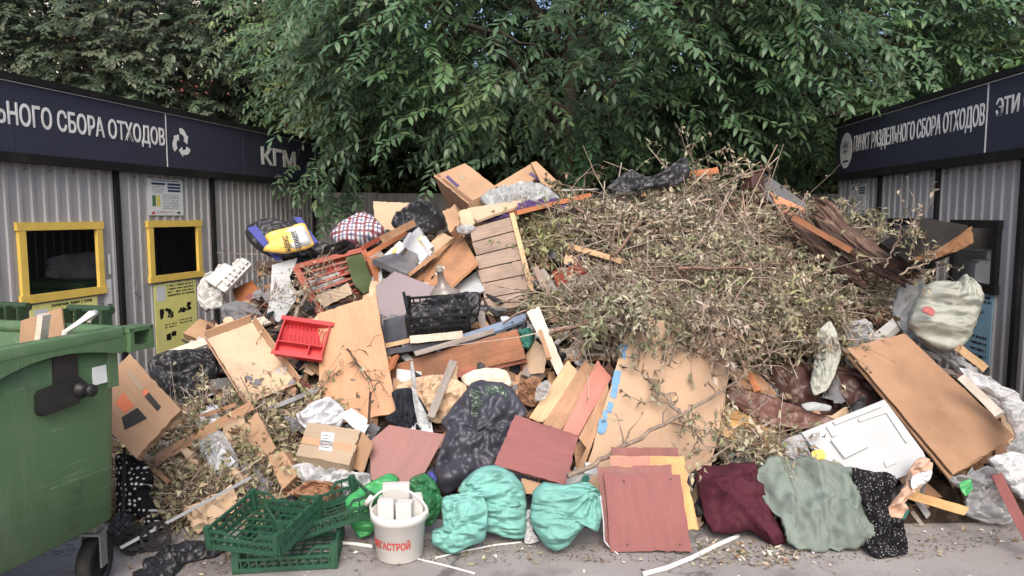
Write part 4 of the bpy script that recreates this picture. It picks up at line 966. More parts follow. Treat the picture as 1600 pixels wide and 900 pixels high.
# -- cot with slats
ct = thing('slatted_cot_side', 'red brown slatted cot side lying on the left slope', 'cot side', frame(surf((530, 440), .12), Vector((1, 0, 0)), Vector((0, 1, 0)), Vector((0, 0, 1))))
fr_q = [(462, 419), (567, 392), (592, 446), (500, 489)]
on = surf((528, 438), .14); tl, az_ = fit_plane(fr_q, on, 45, 0); nC = nrm(tl, az_)
def cp(u, v, off=0.):
    a, b_, c_, d_ = [hit(p, on, nC) for p in fr_q]; return a * (1 - u) * (1 - v) + b_ * u * (1 - v) + c_ * u * v + d_ * (1 - u) * v + nC * off
def cbar(name, u0, v0, u1, v1, wd, ht, mat, off=0.):
    o = MB().bar(cp(u0, v0, off), cp(u1, v1, off), wd, ht, nC).build(name, M[mat]); adopt(o, ct)
cbar('rail', 0, 0, 1, 0, .045, .04, 'red_varnish'); cbar('rail', 0, 1, 1, 1, .045, .04, 'red_varnish'); cbar('stile', 0, 0, 0, 1, .05, .035, 'red_varnish', -.003); cbar('stile', 1, 0, 1, 1, .045, .05, 'red_varnish', -.003)
for k in range(1, 7): cbar('slat', .02, k / 7, .98, k / 7, .022, .016, 'red_varnish', -.01)
for k in range(3):
    u = .28 + .2 * k
    slab('scrap_under_slats', ['torn white paper under the upper slats of the cot side', 'pale cardboard scrap showing between the cot slats', 'grey printed scrap under the lower cot slats'][k], 'scrap', [[(482, 440), (530, 424), (540, 440), (490, 458)], [(500, 420), (552, 408), (560, 424), (508, 436)], [(490, 462), (545, 442), (552, 460), (505, 482)]][k], M[['paper', 'card_pale', 'card_grey'][k]], .004, lift=.085, warp=.015, rag=.02)
slab('green_cushion_board', 'dull green cloth covered panel over the end of the cot', 'panel', [(540, 402), (566, 396), (586, 450), (568, 459), (552, 444)], M['green_cloth'], .03, lift=.24, t0=48)
for k, (a, b_, wd) in enumerate((((566, 388), (600, 369), 7), ((571, 401), (633, 364), 8), ((600, 373), (645, 349), 11))):
    stick('varnished_rail', ['short red varnished rail above the cot corner', 'long orange rail slanting up from the cot corner', 'flat pale rail end beside the black bag at left top'][k], 'rail', a, b_, wd, M[['red_varnish', 'orange_varnish', 'raw_pine'][k]], wd * .7, lift=.3, D=5.45, D2=5.85)
slab('drawer_front', 'small orange drawer side with black knob hole below the rails', 'drawer', [(573, 405), (590, 398), (596, 436), (588, 442)], M['orange_varnish'], .12, lift=.16, tilt=60, az=25)
bk = slab('book_block', 'thick grey paged book block lying under the white cartons', 'book', [(582, 404), (620, 394), (655, 416), (636, 428)], M['grey_cloth'], .05, lift=.22)
for k, pl in enumerate(([(600, 398), (625, 376), (636, 384), (613, 408)], [(628, 380), (640, 362), (668, 398), (655, 414)], [(640, 366), (654, 354), (676, 396), (668, 402)], [(655, 372), (664, 368), (678, 385), (668, 392)])):
    o = slab('thin_carton', ['white thin carton with yellow stripe lying flat on the book block', 'white box file standing slanted beside the book block', 'white carton with yellow corner at the back of the stack', 'small grey white carton at the right end of the stack'][k], 'carton', pl, M[['poster_white', 'paper', 'white_laminate', 'foam_white'][k]], .06, lift=.3 + .03 * k, t0=45)
    if k in (0, 2): patch(o, 'yellow_print', [((pl[0][0] * .7 + pl[2][0] * .3), (pl[0][1] * .7 + pl[2][1] * .3)), ((pl[1][0] * .7 + pl[3][0] * .3), (pl[1][1] * .7 + pl[3][1] * .3)), ((pl[1][0] * .3 + pl[3][0] * .7), (pl[1][1] * .3 + pl[3][1] * .7))], M['print_yellow'])
slab('cardboard_sheet', 'pale cardboard flap standing at the left top before the fence', 'cardboard', [(583, 315), (640, 316), (636, 362), (584, 358)], M['card_pale'], .01, D=6.6, tilt=74, az=4, warp=.02)
puff('rubbish_bag', 'black rubbish bag on top left of the big carton', 'bag', [(612, 350), (620, 334), (636, 324), (655, 321), (678, 324), (692, 336), (695, 356), (668, 366), (636, 362)], M['black_film'], 0.12, back=.8, D=6.15, tilt=45, fold=0.06, fs=6)
slab('door_panel', 'orange veneered door panel slanting up left of the plank shutter', 'panel', [(640, 433), (722, 366), (747, 410), (690, 460)], M['orange_veneer'], .022, lift=.16)
stick('edge_lath', 'pale lath along the top edge of the orange door panel', 'lath', (637, 431), (723, 364), 6, M['raw_pine'], 8, lift=.24, lift2=.2)
slab('cardboard_sheet', 'torn cardboard sheet behind the orange door panel', 'cardboard', [(655, 395), (690, 360), (708, 372), (672, 408)], M['card_pale'], .006, lift=.12, warp=.03, rag=.02)
# cartons at the crest
bx1 = slab('cardboard_box', 'large closed brown carton with purple print on the crest of the heap', 'cardboard box', [(677, 275), (727, 255), (776, 292), (731, 318)], M['card'], .36, tilt=38, az=-32, D=6.25)
patch(bx1, 'tape', [(680, 273), (684, 271.5), (738, 313), (733, 316)], M['card_dark']); patch(bx1, 'purple_print', [(696, 277), (700, 274), (718, 290), (714, 293)], M['print_purple']); patch(bx1, 'print_line', [(716, 276), (722, 272), (729, 277), (723, 281)], M['card_grey'])
bx2 = slab('cardboard_box', 'open brown carton with raised flap right of the large carton on the crest', 'cardboard box', [(772, 290), (830, 255), (850, 272), (800, 300)], M['card'], .2, D=6.5, tilt=55, az=-20)
slab('flap', None, None, [(830, 254), (838, 252), (873, 285), (860, 294), (845, 285)], M['card'], .006, D=6.42, t0=40, az=20, parent=bx2)
patch(bx2, 'purple_print', [(826, 272), (830, 269), (846, 281), (843, 284)], M['print_purple'])
puff('plastic_sheet', 'crumpled grey clear plastic sheeting over the top of the plank shutter', 'plastic sheet', [(750, 310), (770, 298), (800, 291), (838, 287), (862, 298), (878, 314), (850, 318), (800, 320), (765, 322)], M['silver_film'], 0.05, D=6.0, tilt=35, fold=0.05, fs=9, cr=0.6)
puff('purple_cloth', 'purple cloth trailing out from under the plastic sheeting', 'cloth', [(745, 346), (775, 333), (800, 322), (830, 314), (870, 310), (886, 318), (878, 326), (840, 324), (800, 336), (765, 346)], M['purple_cloth'], .04, D=5.85, tilt=40, fold=.03, fs=12, pe=1.0)
slab('cardboard_sheet', 'pale flat cardboard lying above the plank shutter', 'cardboard', [(729, 326), (822, 310), (803, 324), (744, 345)], M['card_pale'], .02, D=5.8, tilt=24, az=-12)
slab('crushed_carton', 'crushed brown carton under the large carton on the crest', 'cardboard box', [(690, 330), (712, 318), (722, 345), (700, 362)], M['card'], .1, D=5.75, tilt=60, az=-25, warp=.04, rag=.03)
slab('crushed_carton', 'small torn carton wedged left of the pale flat cardboard', 'cardboard box', [(714, 332), (732, 326), (746, 350), (722, 362)], M['card_pale'], .08, D=5.7, tilt=55, az=10, warp=.04, rag=.03)
puff('knotted_bag', 'small tied white carrier bag below the torn carton on the crest', 'bag', [(714, 354), (735, 350), (744, 358), (730, 366), (716, 364)], M['milky_film'], .04, D=5.6, fold=.02, fs=15)
stick('board_edge', 'long orange board edge under the dry branches at the crest', 'board', (800, 334), (916, 306), 7, M['orange_varnish'], 30, D=5.75, D2=6.1)
stick('grey_pipe', 'grey pipe lying on the crest right of the open carton', 'pipe', (862, 299), (935, 296), 6, M['grey_metal'], None, D=6.55, D2=6.6, round_=True)
# -- plank shutter
ps_q = [(734, 357), (799, 338), (834, 476), (761, 488)]
on2 = surf((782, 415), .24); tl2, az2 = fit_plane(ps_q, on2, 62, 0); nS = nrm(tl2, az2)
A4 = [hit(p, on2, nS) for p in ps_q]; cS = sum(A4, Vector()) / 4; xS = (A4[1] - A4[0] + A4[2] - A4[3]).normalized(); yS = nS.cross(xS)
sh = thing('plank_shutter', 'weathered grey brown shutter of six boards with pine side batten', 'shutter', frame(cS, xS, yS, nS)); iS = frame(cS, xS, yS, nS).inverted()
def bl(Q, u, v): return Q[0] * (1 - u) * (1 - v) + Q[1] * u * (1 - v) + Q[2] * u * v + Q[3] * (1 - u) * v
nb = 6; cuts = [0, .17, .335, .5, .665, .84, 1.0]
for k in range(nb):
    q = [iS @ bl(A4, u, v) for u, v in ((0, cuts[k] + .006), (1, cuts[k] + .006), (1, cuts[k + 1] - .006), (0, cuts[k + 1] - .006))]
    for j in range(4): q[j].x += rnd.uniform(-.008, .008)
    dz = rnd.uniform(-.004, .004)
    if (q[1] - q[0]).cross(q[2] - q[0]).z < 0: q = q[::-1]
    MB().prism([(a.x, a.y) for a in q], -.02 + dz, dz).build('plank', M['old_plank'], sh)
for k, u in enumerate((1.03,)):
    MB().bar(iS @ bl(A4, u, -.02), iS @ bl(A4, u, 1.0), .035, .05).build('batten', M['pale_pine'], sh)
# -- middle
slab('laminate_panel', 'dusky purple laminate panel behind the black crate', 'panel', [(587, 447), (617, 424), (684, 450), (662, 490), (640, 535), (598, 537)], M['purple_laminate'], .018, lift=.1, t0=56)
slab('dark_sheet', 'dark blue grey sheet curling below the purple laminate panel', 'panel', [(598, 500), (640, 488), (640, 535), (600, 538)], M['dark_panel'], .012, lift=.17, warp=.03)
slab('plywood_board', 'large tan plywood board standing left of the centre', 'board', [(497, 491), (587, 459), (621, 645), (495, 668)], M['tan_plywood'], .014, lift=.22, warp=.02)
slab('white_board', 'pale blue white board edge showing behind the plank shutter', 'board', [(706, 450), (752, 418), (757, 455), (725, 462)], M['white_laminate'], .015, lift=.08)
# -- tray carton
tq = [(323, 530), (394, 504), (465, 602), (388, 634)]
ty = slab('cardboard_tray', 'shallow open cardboard tray lying on the left slope', 'cardboard box', tq, M['card_pale'], .006, lift=.18)
cT, nT = PLANE[ty.name]; WT = wm(ty).inverted(); qT = [WT @ hit(p, cT, nT) for p in tq]
for k in range(4):
    a, b_ = qT[k], qT[(k + 1) % 4]; out_ = ((a + b_) / 2); out_.z = 0; out_.normalize(); z = Vector((0, 0, 1))
    hgt = .055; d_ = out_ * .02
    V = [a, b_, b_ + d_ + z * hgt, a + d_ + z * hgt]; V += [v + out_ * .006 for v in V]
    MB().add(V, [(0, 1, 2, 3), (7, 6, 5, 4), (0, 4, 5, 1), (1, 5, 6, 2), (2, 6, 7, 3), (3, 7, 4, 0)]).build('side_wall', M['card'], ty)
# -- cardboard pieces at lower left
slab('cardboard_sheet', 'brown cardboard strip half buried in dry leaves at lower left', 'cardboard', [(375, 667), (401, 643), (432, 700), (408, 724)], M['card'], .012, lift=.2, warp=.02)
slab('cardboard_box', 'small brown carton standing in dry leaves above the green crates', 'cardboard box', [(417, 712), (443, 704), (468, 740), (442, 766)], M['card'], .10, lift=.18, tilt=64, az=-15)
ab = slab('cardboard_box', 'taped grey brown carton with white address label', 'cardboard box', [(481, 659), (565, 673), (546, 728), (462, 711)], M['card_grey'], .13, lift=.30, tilt=34, az=6)
patch(ab, 'tape', [(474, 682), (558, 696), (554, 707), (470, 692)], M['card']); patch(ab, 'address_label', [(503, 675), (523, 677), (519, 706), (498, 703)], M['paper'])
[patch(ab, 'label_print', [(504 + k * .2 - j * .9, 680 + j * 4.5), (518 - j * .9, 681.8 + j * 4.5), (517.8 - j * .9, 682.6 + j * 4.5), (503.8 - j * .9, 680.8 + j * 4.5)], M['print_black'], .003) for k, j in enumerate((0, 1, 2, 4))]
slab('flap', None, None, [(566, 674), (582, 694), (566, 741), (547, 728)], M['card'], .006, lift=.24, t0=75, az=45, parent=ab)
for k, (pl, m_, lf) in enumerate((([(464, 648), (512, 620), (538, 640), (530, 668), (480, 672)], 'paper', .22), ([(528, 648), (548, 638), (580, 659), (568, 680)], 'poster_white', .25))):
    if k: slab('paper_sheet', 'stiff white paper sheet behind the taped carton', 'paper', pl, M[m_], .004, lift=lf, warp=.02)
    else: puff('crumpled_paper', 'crumpled white paper wrapping behind the taped carton', 'paper', pl, M[m_], 0.04, lift=lf, fold=0.05, fs=7, cr=0.7, jag=0.06)
puff('plastic_pouch', 'clear plastic pouch holding a white paper on the dry leaves', 'plastic bag', [(309, 694), (325, 680), (344, 673), (362, 695), (373, 722), (368, 744), (334, 752), (322, 725)], M['clear_film'], .03, lift=.14, fold=.015, fs=14, tilt=58)
slab('paper_sheet', 'white folded paper inside the clear plastic pouch', 'paper', [(316, 705), (343, 688), (369, 722), (339, 746)], M['paper'], .003, lift=.155, tilt=58, az=0, warp=.01)
stick('wooden_beam', 'long raw wooden beam slanting through dry leaves at left', 'beam', (228, 728), (392, 634), 16, M['raw_pine'], 12, lift=.22)
stick('wooden_lath', 'thin wooden lath above the raw beam at left', 'lath', (262, 668), (370, 632), 7, M['raw_pine'], 5, lift=.2)
stick('wooden_lath', 'short broken lath below the raw beam beside the dotted bag', 'lath', (222, 716), (262, 752), 7, M['raw_pine'], 5, lift=.2)
stick('metal_strip', 'grey metal strip slanting under the cardboard tray', 'metal strip', (418, 640), (498, 607), 7, M['grey_metal'], 4, lift=.14)
stick('dark_stick', 'short dark stick standing against the plywood board', 'stick', (576, 662), (579, 613), 4, M['dark_wood'], 4, lift=.28)
puff('white_plastic', 'white plastic bags spilling under the taped carton', 'plastic bag', [(458, 732), (478, 722), (512, 730), (545, 735), (578, 742), (572, 768), (545, 785), (510, 775), (478, 756)], M['white_film'], 0.06, lift=.16, fold=0.06, fs=9, cr=0.5, jag=0.08)
puff('brown_paper_bag', 'torn brown paper bag above the upturned green crate', 'paper bag', [(452, 770), (480, 752), (510, 752), (532, 762), (530, 778), (505, 790), (470, 780)], M['brown_paper'], 0.05, lift=.2, fold=0.05, fs=9, cr=0.6, jag=0.06)
puff('black_bag', 'black film hanging behind the green crates', 'bag', [(425, 790), (460, 772), (500, 786), (510, 805), (470, 815), (435, 808)], M['black_film'], .08, lift=.06, fold=.03)
# -- beams across the centre
slab('wooden_beam', 'broad dark stained plank across the centre of the heap', 'plank', [(607, 572), (808, 514), (822, 560), (617, 606)], M['brown_beam'], .05, lift=.14, tilt=74, az=-8)
stick('grey_batten', 'grey weathered batten lying above the broad stained plank', 'batten', (648, 553), (772, 517), 8, M['grey_wood'], 8, lift=.26)
slab('blue_grey_board', 'blue grey narrow board right of the black crate', 'board', [(700, 530), (820, 490), (823, 499), (730, 535)], M['blue_grey_board'], .02, lift=.22, tilt=30, az=-6)
stick('cream_stick', 'thick cream coloured lath under the black crate', 'lath', (640, 531), (724, 523), 12, M['white_painted_wood'], 10, lift=.28)
stick('tan_lath', 'thin tan lath end left of the cream lath', 'lath', (600, 541), (648, 530), 7, M['pale_pine'], 5, lift=.22)
stick('red_plank', 'red painted plank edge under the broad stained plank', 'plank', (700, 588), (822, 562), 9, M['red_varnish'], 14, lift=.06)
slab('orange_scrap', 'orange wood scrap between plywood board and stained plank', 'board', [(602, 562), (622, 552), (614, 572), (606, 576)], M['orange_varnish'], .02, lift=.2)
stick('dark_board_edge', 'dark board edge under the tan lath', 'board', (602, 550), (700, 536), 9, M['dark_panel'], 20, lift=.15)
puff('beige_cloth', 'beige crumpled cloth under the short loose stick', 'cloth', [(618, 606), (650, 590), (690, 585), (722, 598), (730, 612), (715, 640), (690, 662), (662, 655), (655, 630)], M['beige_cloth'], 0.06, lift=.1, fold=0.05, fs=7, cr=0.2, pe=1.0)
puff('cream_sack', 'cream coloured full sack right of the beige cloth', 'sack', [(720, 590), (740, 579), (765, 575), (792, 580), (800, 600), (790, 612), (750, 608), (728, 604)], M['cream_cloth'], 0.06, lift=.1, fold=0.02)
stick('loose_stick', 'short flat wooden stick leaning over the beige cloth', 'stick', (708, 565), (672, 654), 12, M['grey_wood'], 6, lift=.2, lift2=.24)
puff('striped_rag', 'dark rag with pale striped ribbon below the plywood board', 'cloth', [(612, 612), (640, 606), (660, 628), (672, 655), (655, 672), (628, 668), (600, 655), (618, 640)], M['dark_cloth'], 0.05, lift=.14, fold=0.05, fs=10, stretch=(2, .5))
puff('ribbon', 'pale striped ribbon twisted down over the dark rag', 'ribbon', [(641, 566), (646, 566), (648, 600), (656, 628), (668, 650), (672, 668), (655, 668), (648, 640), (643, 605)], M['silver_film'], .02, lift=.26, fold=.012, fs=16)
bb = puff('rubbish_bag', 'large black rubbish bag with open neck in the centre foreground', 'bag', [(690, 658), (725, 614), (744, 594), (770, 597), (794, 602), (812, 626), (824, 645), (800, 690), (782, 722), (762, 740), (735, 748), (703, 773), (684, 765), (676, 740), (690, 695), (698, 675)], M['navy_film'], 0.10, lift=.24, fold=0.055, fs=5.5, tie=(762, 668), tk=11, tamp=.022, tilt=60, jag=0.03)
puff('bag_opening', None, None, [(722, 640), (735, 612), (760, 602), (786, 604), (793, 622), (772, 650), (748, 652), (730, 650)], M['glass_green'], .015, lift=.40, fold=.02, fs=16, tilt=60, parent=bb)
puff('brown_paper', 'crumpled brown wrapping paper right of the black centre bag', 'paper', [(810, 600), (838, 588), (848, 604), (846, 622), (832, 636), (814, 628)], M['brown_paper'], 0.04, lift=.16, fold=0.05, fs=11, cr=0.6, jag=0.06)
puff('clear_wrap', 'clear plastic wrap lying on the crumpled brown paper', 'plastic', [(838, 606), (852, 594), (862, 602), (852, 624), (836, 626)], M['clear_film'], .04, lift=.24, fold=.02, fs=14)
slab('cardboard_sheet', 'grey brown cardboard standing behind the white splintered plank', 'cardboard', [(808, 588), (834, 530), (858, 545), (848, 582)], M['card_pale'], .006, lift=.12, warp=.02)
puff('teal_rag', 'teal green rag at the right end of the stained plank', 'cloth', [(808, 518), (828, 514), (836, 526), (826, 546), (812, 540)], M['tealgreen_cloth'], .05, lift=.18, fold=.03, fs=12)
wp = slab('splintered_plank', 'splintered white painted plank with bare wood pointing down the centre', 'plank', [(822, 486), (842, 478), (890, 594), (878, 601)], M['white_painted_wood'], .035, lift=.30)
stick('bare_wood_strip', 'narrow bare splinter beside the white splintered plank', 'splinter', (832, 480), (858, 560), 6, M['raw_pine'], 5, lift=.36)
# -- brown planks and big chipboard sheet
for k, pl in enumerate(([(826, 653), (847, 662), (912, 592), (888, 562)], [(848, 662), (876, 672), (938, 590), (914, 562)], [(878, 673), (903, 683), (956, 590), (934, 562)], [(904, 684), (916, 700), (898, 738), (910, 735), (952, 622), (950, 598)])):
    slab('pine_board', ['narrow tan pine board, leftmost of the slanting centre boards', 'tan pine board, second from left of the slanting centre boards', 'reddish pine board, third from left of the slanting centre boards', 'lowest pine board tucked under the blue marked chipboard'][k], 'board', pl, M[['pale_pine', 'raw_pine', 'mahogany_pink', 'raw_pine'][k]], .022, tilt=50, az=-6, lift=.16 + .012 * k, group='slanting pine boards')
cb = slab('chipboard_sheet', 'large tan chipboard sheet with blue paint marks in the centre right', 'board', [(986, 488), (1151, 531), (1093, 830), (905, 768)], M['chipboard'], .018, lift=.26, t0=58)
for pl in ([(960, 578), (972, 580), (962, 622), (952, 620)], [(950, 628), (958, 630), (955, 646), (948, 644)], [(944, 640), (951, 642), (947, 660), (940, 662)], [(935, 655), (949, 657), (946, 678), (934, 676)], [(982, 505), (992, 506), (988, 520), (980, 516)], [(968, 538), (980, 540), (977, 562), (967, 558)]):
    patch(cb, 'paint_mark', ragged(pl, 1.6), M['blue_paint'], .0015)
slab('teal_board', 'teal painted board edge behind the chipboard sheet bottom', 'board', [(896, 772), (915, 735), (922, 745), (908, 790)], M['tealgreen_cloth'], .02, lift=.12, tilt=60, az=0)
# -- mahogany panels at the front
slab('mahogany_panel', 'dusty dark red panel lying right of the taped carton', 'panel', [(577, 690), (608, 664), (696, 679), (652, 760), (580, 750)], M['mahogany'], .02, lift=.2, t0=58, az=6)
slab('mahogany_panel', 'faded red square panel tilted above the two teal sacks', 'panel', [(804, 647), (905, 680), (884, 759), (771, 726)], M['mahogany_dull'], .022, lift=.42)
slab('cardboard_sheet', 'brown cardboard edge under the faded red square panel', 'cardboard', [(812, 745), (846, 755), (838, 775), (815, 770)], M['card'], .02, lift=.3, tilt=60, az=0)
for k, (pl, m_, dy, lb) in enumerate((([(955, 698), (1060, 699), (1066, 860), (960, 862)], 'mahogany', .12, 'purple red panel at the back of the leaning stack, top edge highest'),
        ([(953, 712), (1068, 712), (1092, 828), (975, 832)], 'yellow_pine', .085, 'panel with bare pine side, second from the back of the leaning stack'),
        ([(932, 729), (1050, 725), (1062, 850), (946, 856)], 'mahogany', .05, 'dark red panel directly behind the front one of the leaning stack'),
        ([(943, 741), (1063, 741), (1081, 862), (953, 863)], 'mahogany_dull', 0, 'red brown panel at the front of the leaning stack'))):
    o_ = atZ((1010, 863), .01) + Vector((0, dy, 0)); n_ = nrm(72 - k, -2); cpx = (1010, 800); dd = hit(cpx, o_, n_).y
    o = slab('mahogany_panel', lb, 'panel', pl, M[m_], .018, tilt=72 - k, az=-2, D=dd, xedge=1, group='leaning stack of red panels')
    if k == 1: patch(o, 'red_strip', [(953, 713), (1067, 713), (1071, 728), (955, 728)], M['mahogany_pink'])
    if k == 3:
        for p in ((975, 752), (1048, 749), (980, 851), (1062, 851)): patch(o, 'screw_hole', [(p[0] - 1.5, p[1] - 1.5), (p[0] + 1.5, p[1] - 1.5), (p[0] + 1.5, p[1] + 1.5), (p[0] - 1.5, p[1] + 1.5)], M['dark_wood'], .001)
slab('white_scrap', 'white board scrap sticking out behind the leaning red panels', 'scrap', [(914, 722), (936, 726), (934, 745), (912, 740)], M['white_laminate'], .01, lift=.36, tilt=60, az=0)
# -- right flank
slab('yellow_pine_board', 'yellow varnished pine board lying right of the chipboard sheet', 'board', [(1122, 640), (1212, 664), (1223, 706), (1120, 678)], M['yellow_pine'], .03, lift=.2, t0=40)
slab('yellow_pine_board', 'yellow pine board edge above the lying yellow board', 'board', [(1130, 620), (1180, 634), (1208, 662), (1126, 644)], M['yellow_pine'], .03, lift=.15, t0=40)
puff('leather_cover', 'brown leather seat cover draped right of the chipboard sheet', 'leather cover', [(1140, 604), (1175, 612), (1225, 628), (1275, 645), (1306, 655), (1270, 670), (1230, 668), (1195, 662), (1160, 640), (1135, 622)], M['brown_leather'], 0.03, lift=.24, fold=0.045, fs=4, jag=0.04, pe=1.0)
puff('sofa_cushion', 'dark maroon sofa cushion behind the draped leather cover', 'cushion', [(1205, 575), (1250, 560), (1300, 570), (1350, 580), (1385, 600), (1370, 630), (1330, 650), (1280, 655), (1235, 632), (1210, 605)], M['maroon_leather'], 0.06, lift=.1, fold=0.06, fs=4)
puff('sofa_cushion', 'upper dark brown sofa cushion beneath the dry branches', 'cushion', [(1190, 545), (1230, 520), (1270, 530), (1275, 570), (1240, 590), (1205, 580)], M['maroon_leather'], 0.06, lift=.05, fold=0.06, fs=4)
slab('wood_scrap', 'splintered tan scrap under the upper sofa cushion', 'scrap', [(1140, 570), (1185, 580), (1215, 615), (1150, 600)], M['raw_pine'], .02, lift=.2)
stick('red_lath', 'short orange lath standing beside the chipboard sheet', 'lath', (1172, 585), (1184, 612), 10, M['orange_varnish'], 6, lift=.3)
puff('hanging_garment', 'grey green garment hanging down among the dry branches', 'garment', [(1273, 535), (1282, 512), (1297, 502), (1306, 520), (1314, 550), (1303, 590), (1290, 612), (1272, 616), (1267, 596), (1272, 570)], M['grey_sack'], 0.03, lift=.36, fold=0.035, fs=7, stretch=(2, .6), jag=0.05, pe=1.0)
puff('clear_bag', 'crumpled clear bag right of the hanging garment', 'plastic bag', [(1318, 510), (1350, 500), (1365, 520), (1350, 545), (1335, 575), (1322, 568), (1326, 540)], M['milky_film'], 0.05, lift=.3, fold=0.05, fs=10, cr=0.6, jag=0.08)
slab('foam_offcut', 'white angled foam offcut at the top of the hardboard sheets', 'foam', [(1340, 540), (1395, 497), (1402, 508), (1365, 542)], M['foam_white'], .05, lift=.36)
slab('orange_wood', 'orange wood offcut above the white foam offcut', 'board', [(1352, 477), (1391, 486), (1372, 506), (1350, 492)], M['orange_varnish'], .03, lift=.3)
slab('hardboard_sheet', 'lower brown hardboard sheet of the tilted pair at right', 'board', [(1318, 548), (1405, 525), (1578, 690), (1484, 748)], M['raw_pine'], .012, lift=.40)
hs = slab('hardboard_sheet', 'upper brown hardboard sheet with damp stains tilted at right', 'board', [(1323, 543), (1414, 520), (1586, 683), (1490, 742)], M['hardboard'], .006, lift=.46)
wpn = slab('moulded_panel', 'white moulded liner panel lying under the hardboard sheets', 'panel', [(1252, 676), (1382, 624), (1442, 705), (1453, 728), (1400, 748), (1290, 724)], M['white_laminate'], .03, lift=.28, t0=46)
for pl, h in (([(1297, 690), (1335, 672), (1355, 700), (1318, 718)], .02), ([(1300, 660), (1372, 632), (1376, 637), (1304, 665)], .012), ([(1290, 668), (1296, 665), (1306, 680), (1300, 684)], .012), ([(1380, 722), (1396, 716), (1400, 724), (1384, 731)], .01), ([(1340, 655), (1388, 640), (1420, 690), (1415, 693), (1384, 646), (1342, 660)], .01)):
    patch(wpn, 'raised_moulding', pl, M['foam_white'], h)
puff('woven_sack', 'full grey green woven sack tied at the top by the right container', 'sack', [(1505, 431), (1518, 440), (1529, 448), (1535, 468), (1526, 498), (1515, 528), (1502, 543), (1478, 549), (1452, 538), (1434, 525), (1420, 503), (1430, 470), (1440, 452), (1455, 441), (1480, 440), (1496, 442)], M['grey_sack'], 0.16, back=.9, D=4.55, tilt=72, az=-14, fold=0.035, fs=5, tie=(1504, 434), tk=12, tamp=.03, stretch=(.6, 1.6))
puff('red_print', None, None, [(1441, 480), (1450, 478), (1459, 487), (1455, 492), (1445, 488)], M['faded_red'], .004, D=4.43, tilt=70, az=-14, fold=.008, jag=.4, parent=bpy.data.objects['woven_sack'])
puff('plastic_sheet', 'hazy clear plastic sheeting beneath the grey green sack', 'plastic sheet', [(1404, 448), (1440, 438), (1445, 470), (1430, 500), (1450, 535), (1500, 560), (1540, 590), (1580, 625), (1590, 655), (1560, 640), (1500, 580), (1450, 545), (1410, 520), (1395, 490)], M['milky_film'], 0.03, D=4.75, tilt=58, az=-10, fold=0.05, fs=8, center=(1440, 515), cr=0.6, jag=0.05)
stick('pale_block', 'short pale timber under the grey green sack', 'timber', (1498, 544), (1538, 574), 12, M['pale_pine'], 12, D=4.35)
stick('white_batten', 'white batten lying along the edge of the hardboard sheets', 'batten', (1501, 588), (1564, 649), 13, M['white_painted_wood'], 10, D=3.95, D2=3.75)
puff('printed_film', 'printed white packing film at the foot of the right container', 'plastic film', [(1500, 574), (1530, 585), (1560, 600), (1590, 618), (1605, 650), (1590, 660), (1560, 625), (1520, 600)], M['white_film'], 0.03, D=4.05, fold=0.04, fs=9, cr=0.5)
puff('bubble_wrap', 'bulging clear wrap bundle at the right edge of the heap', 'plastic wrap', [(1562, 630), (1590, 630), (1610, 660), (1615, 720), (1590, 725), (1575, 700), (1586, 680)], M['milky_film'], 0.07, D=3.85, fold=0.06, fs=7, cr=0.6, jag=0.05)
puff('plastic_bag', 'pale plastic bag on the ground below the hardboard sheets', 'plastic bag', [(1480, 745), (1510, 742), (1545, 728), (1562, 745), (1575, 790), (1582, 818), (1545, 816), (1508, 802), (1512, 775), (1495, 758)], M['milky_film'], 0.06, ground=(1545, 822), tilt=68, fold=0.06, fs=8, cr=0.5, jag=0.05)
puff('plastic_bag', 'crumpled white bag at the right edge behind the red plank', 'plastic bag', [(1545, 718), (1580, 706), (1612, 720), (1620, 790), (1598, 780), (1570, 750)], M['white_film'], 0.06, D=3.7, fold=0.06, fs=8, cr=0.5, jag=0.05)
o_ = atZ((1600, 838), .02)
stick('red_plank', 'narrow red plank leaning at the right edge of the photo', 'plank', (1556, 740), (1612, 850), 16, M['mahogany_dull'], 6, D=3.55, D2=3.42)
stick('yellow_plank', 'yellow pine plank lying on the ground below the white moulded panel', 'plank', (1414, 771), (1510, 799), 15, M['yellow_pine'], 14, D=3.85, D2=3.72)
puff('green_rag', 'small green rag on the ground beneath the peach garment', 'cloth', [(1395, 790), (1412, 782), (1420, 800), (1408, 815), (1392, 808)], M['tealgreen_cloth'], .04, ground=(1405, 818), fold=.02)
puff('green_bag_scrap', 'scrap of green bag beside the pale plastic bag', 'plastic bag', [(1498, 756), (1516, 748), (1520, 764), (1508, 776)], M['green_film'], .012, D=3.75, fold=.02)
# -- top right
puff('black_sheeting', 'black plastic sheeting standing up on the crest of the branches', 'plastic sheet', [(948, 294), (968, 276), (986, 264), (998, 272), (1012, 276), (1030, 272), (1052, 258), (1073, 245), (1076, 278), (1050, 290), (1010, 296), (975, 300)], M['black_film'], 0.04, D=5.95, tilt=66, fold=0.045, fs=6, center=(1010, 285), jag=0.04)
slab('slanted_board', 'dark grey panel slanting on the crest near the right container', 'panel', [(1192, 268), (1272, 326), (1262, 350), (1196, 312)], M['dark_panel'], .03, D=6.1, tilt=62, az=-12)
slab('orange_board', 'orange board piece below the dark grey crest panel', 'board', [(1202, 299), (1262, 327), (1248, 342), (1218, 330)], M['orange_varnish'], .025, D=5.95, tilt=55, az=-10)
slab('brown_upholstery', 'frayed brown upholstery end left of the dark grey panel', 'upholstery', [(1172, 276), (1192, 266), (1200, 318), (1178, 322)], M['maroon_leather'], .12, D=6.12, tilt=70, az=25, warp=.04, rag=.02)
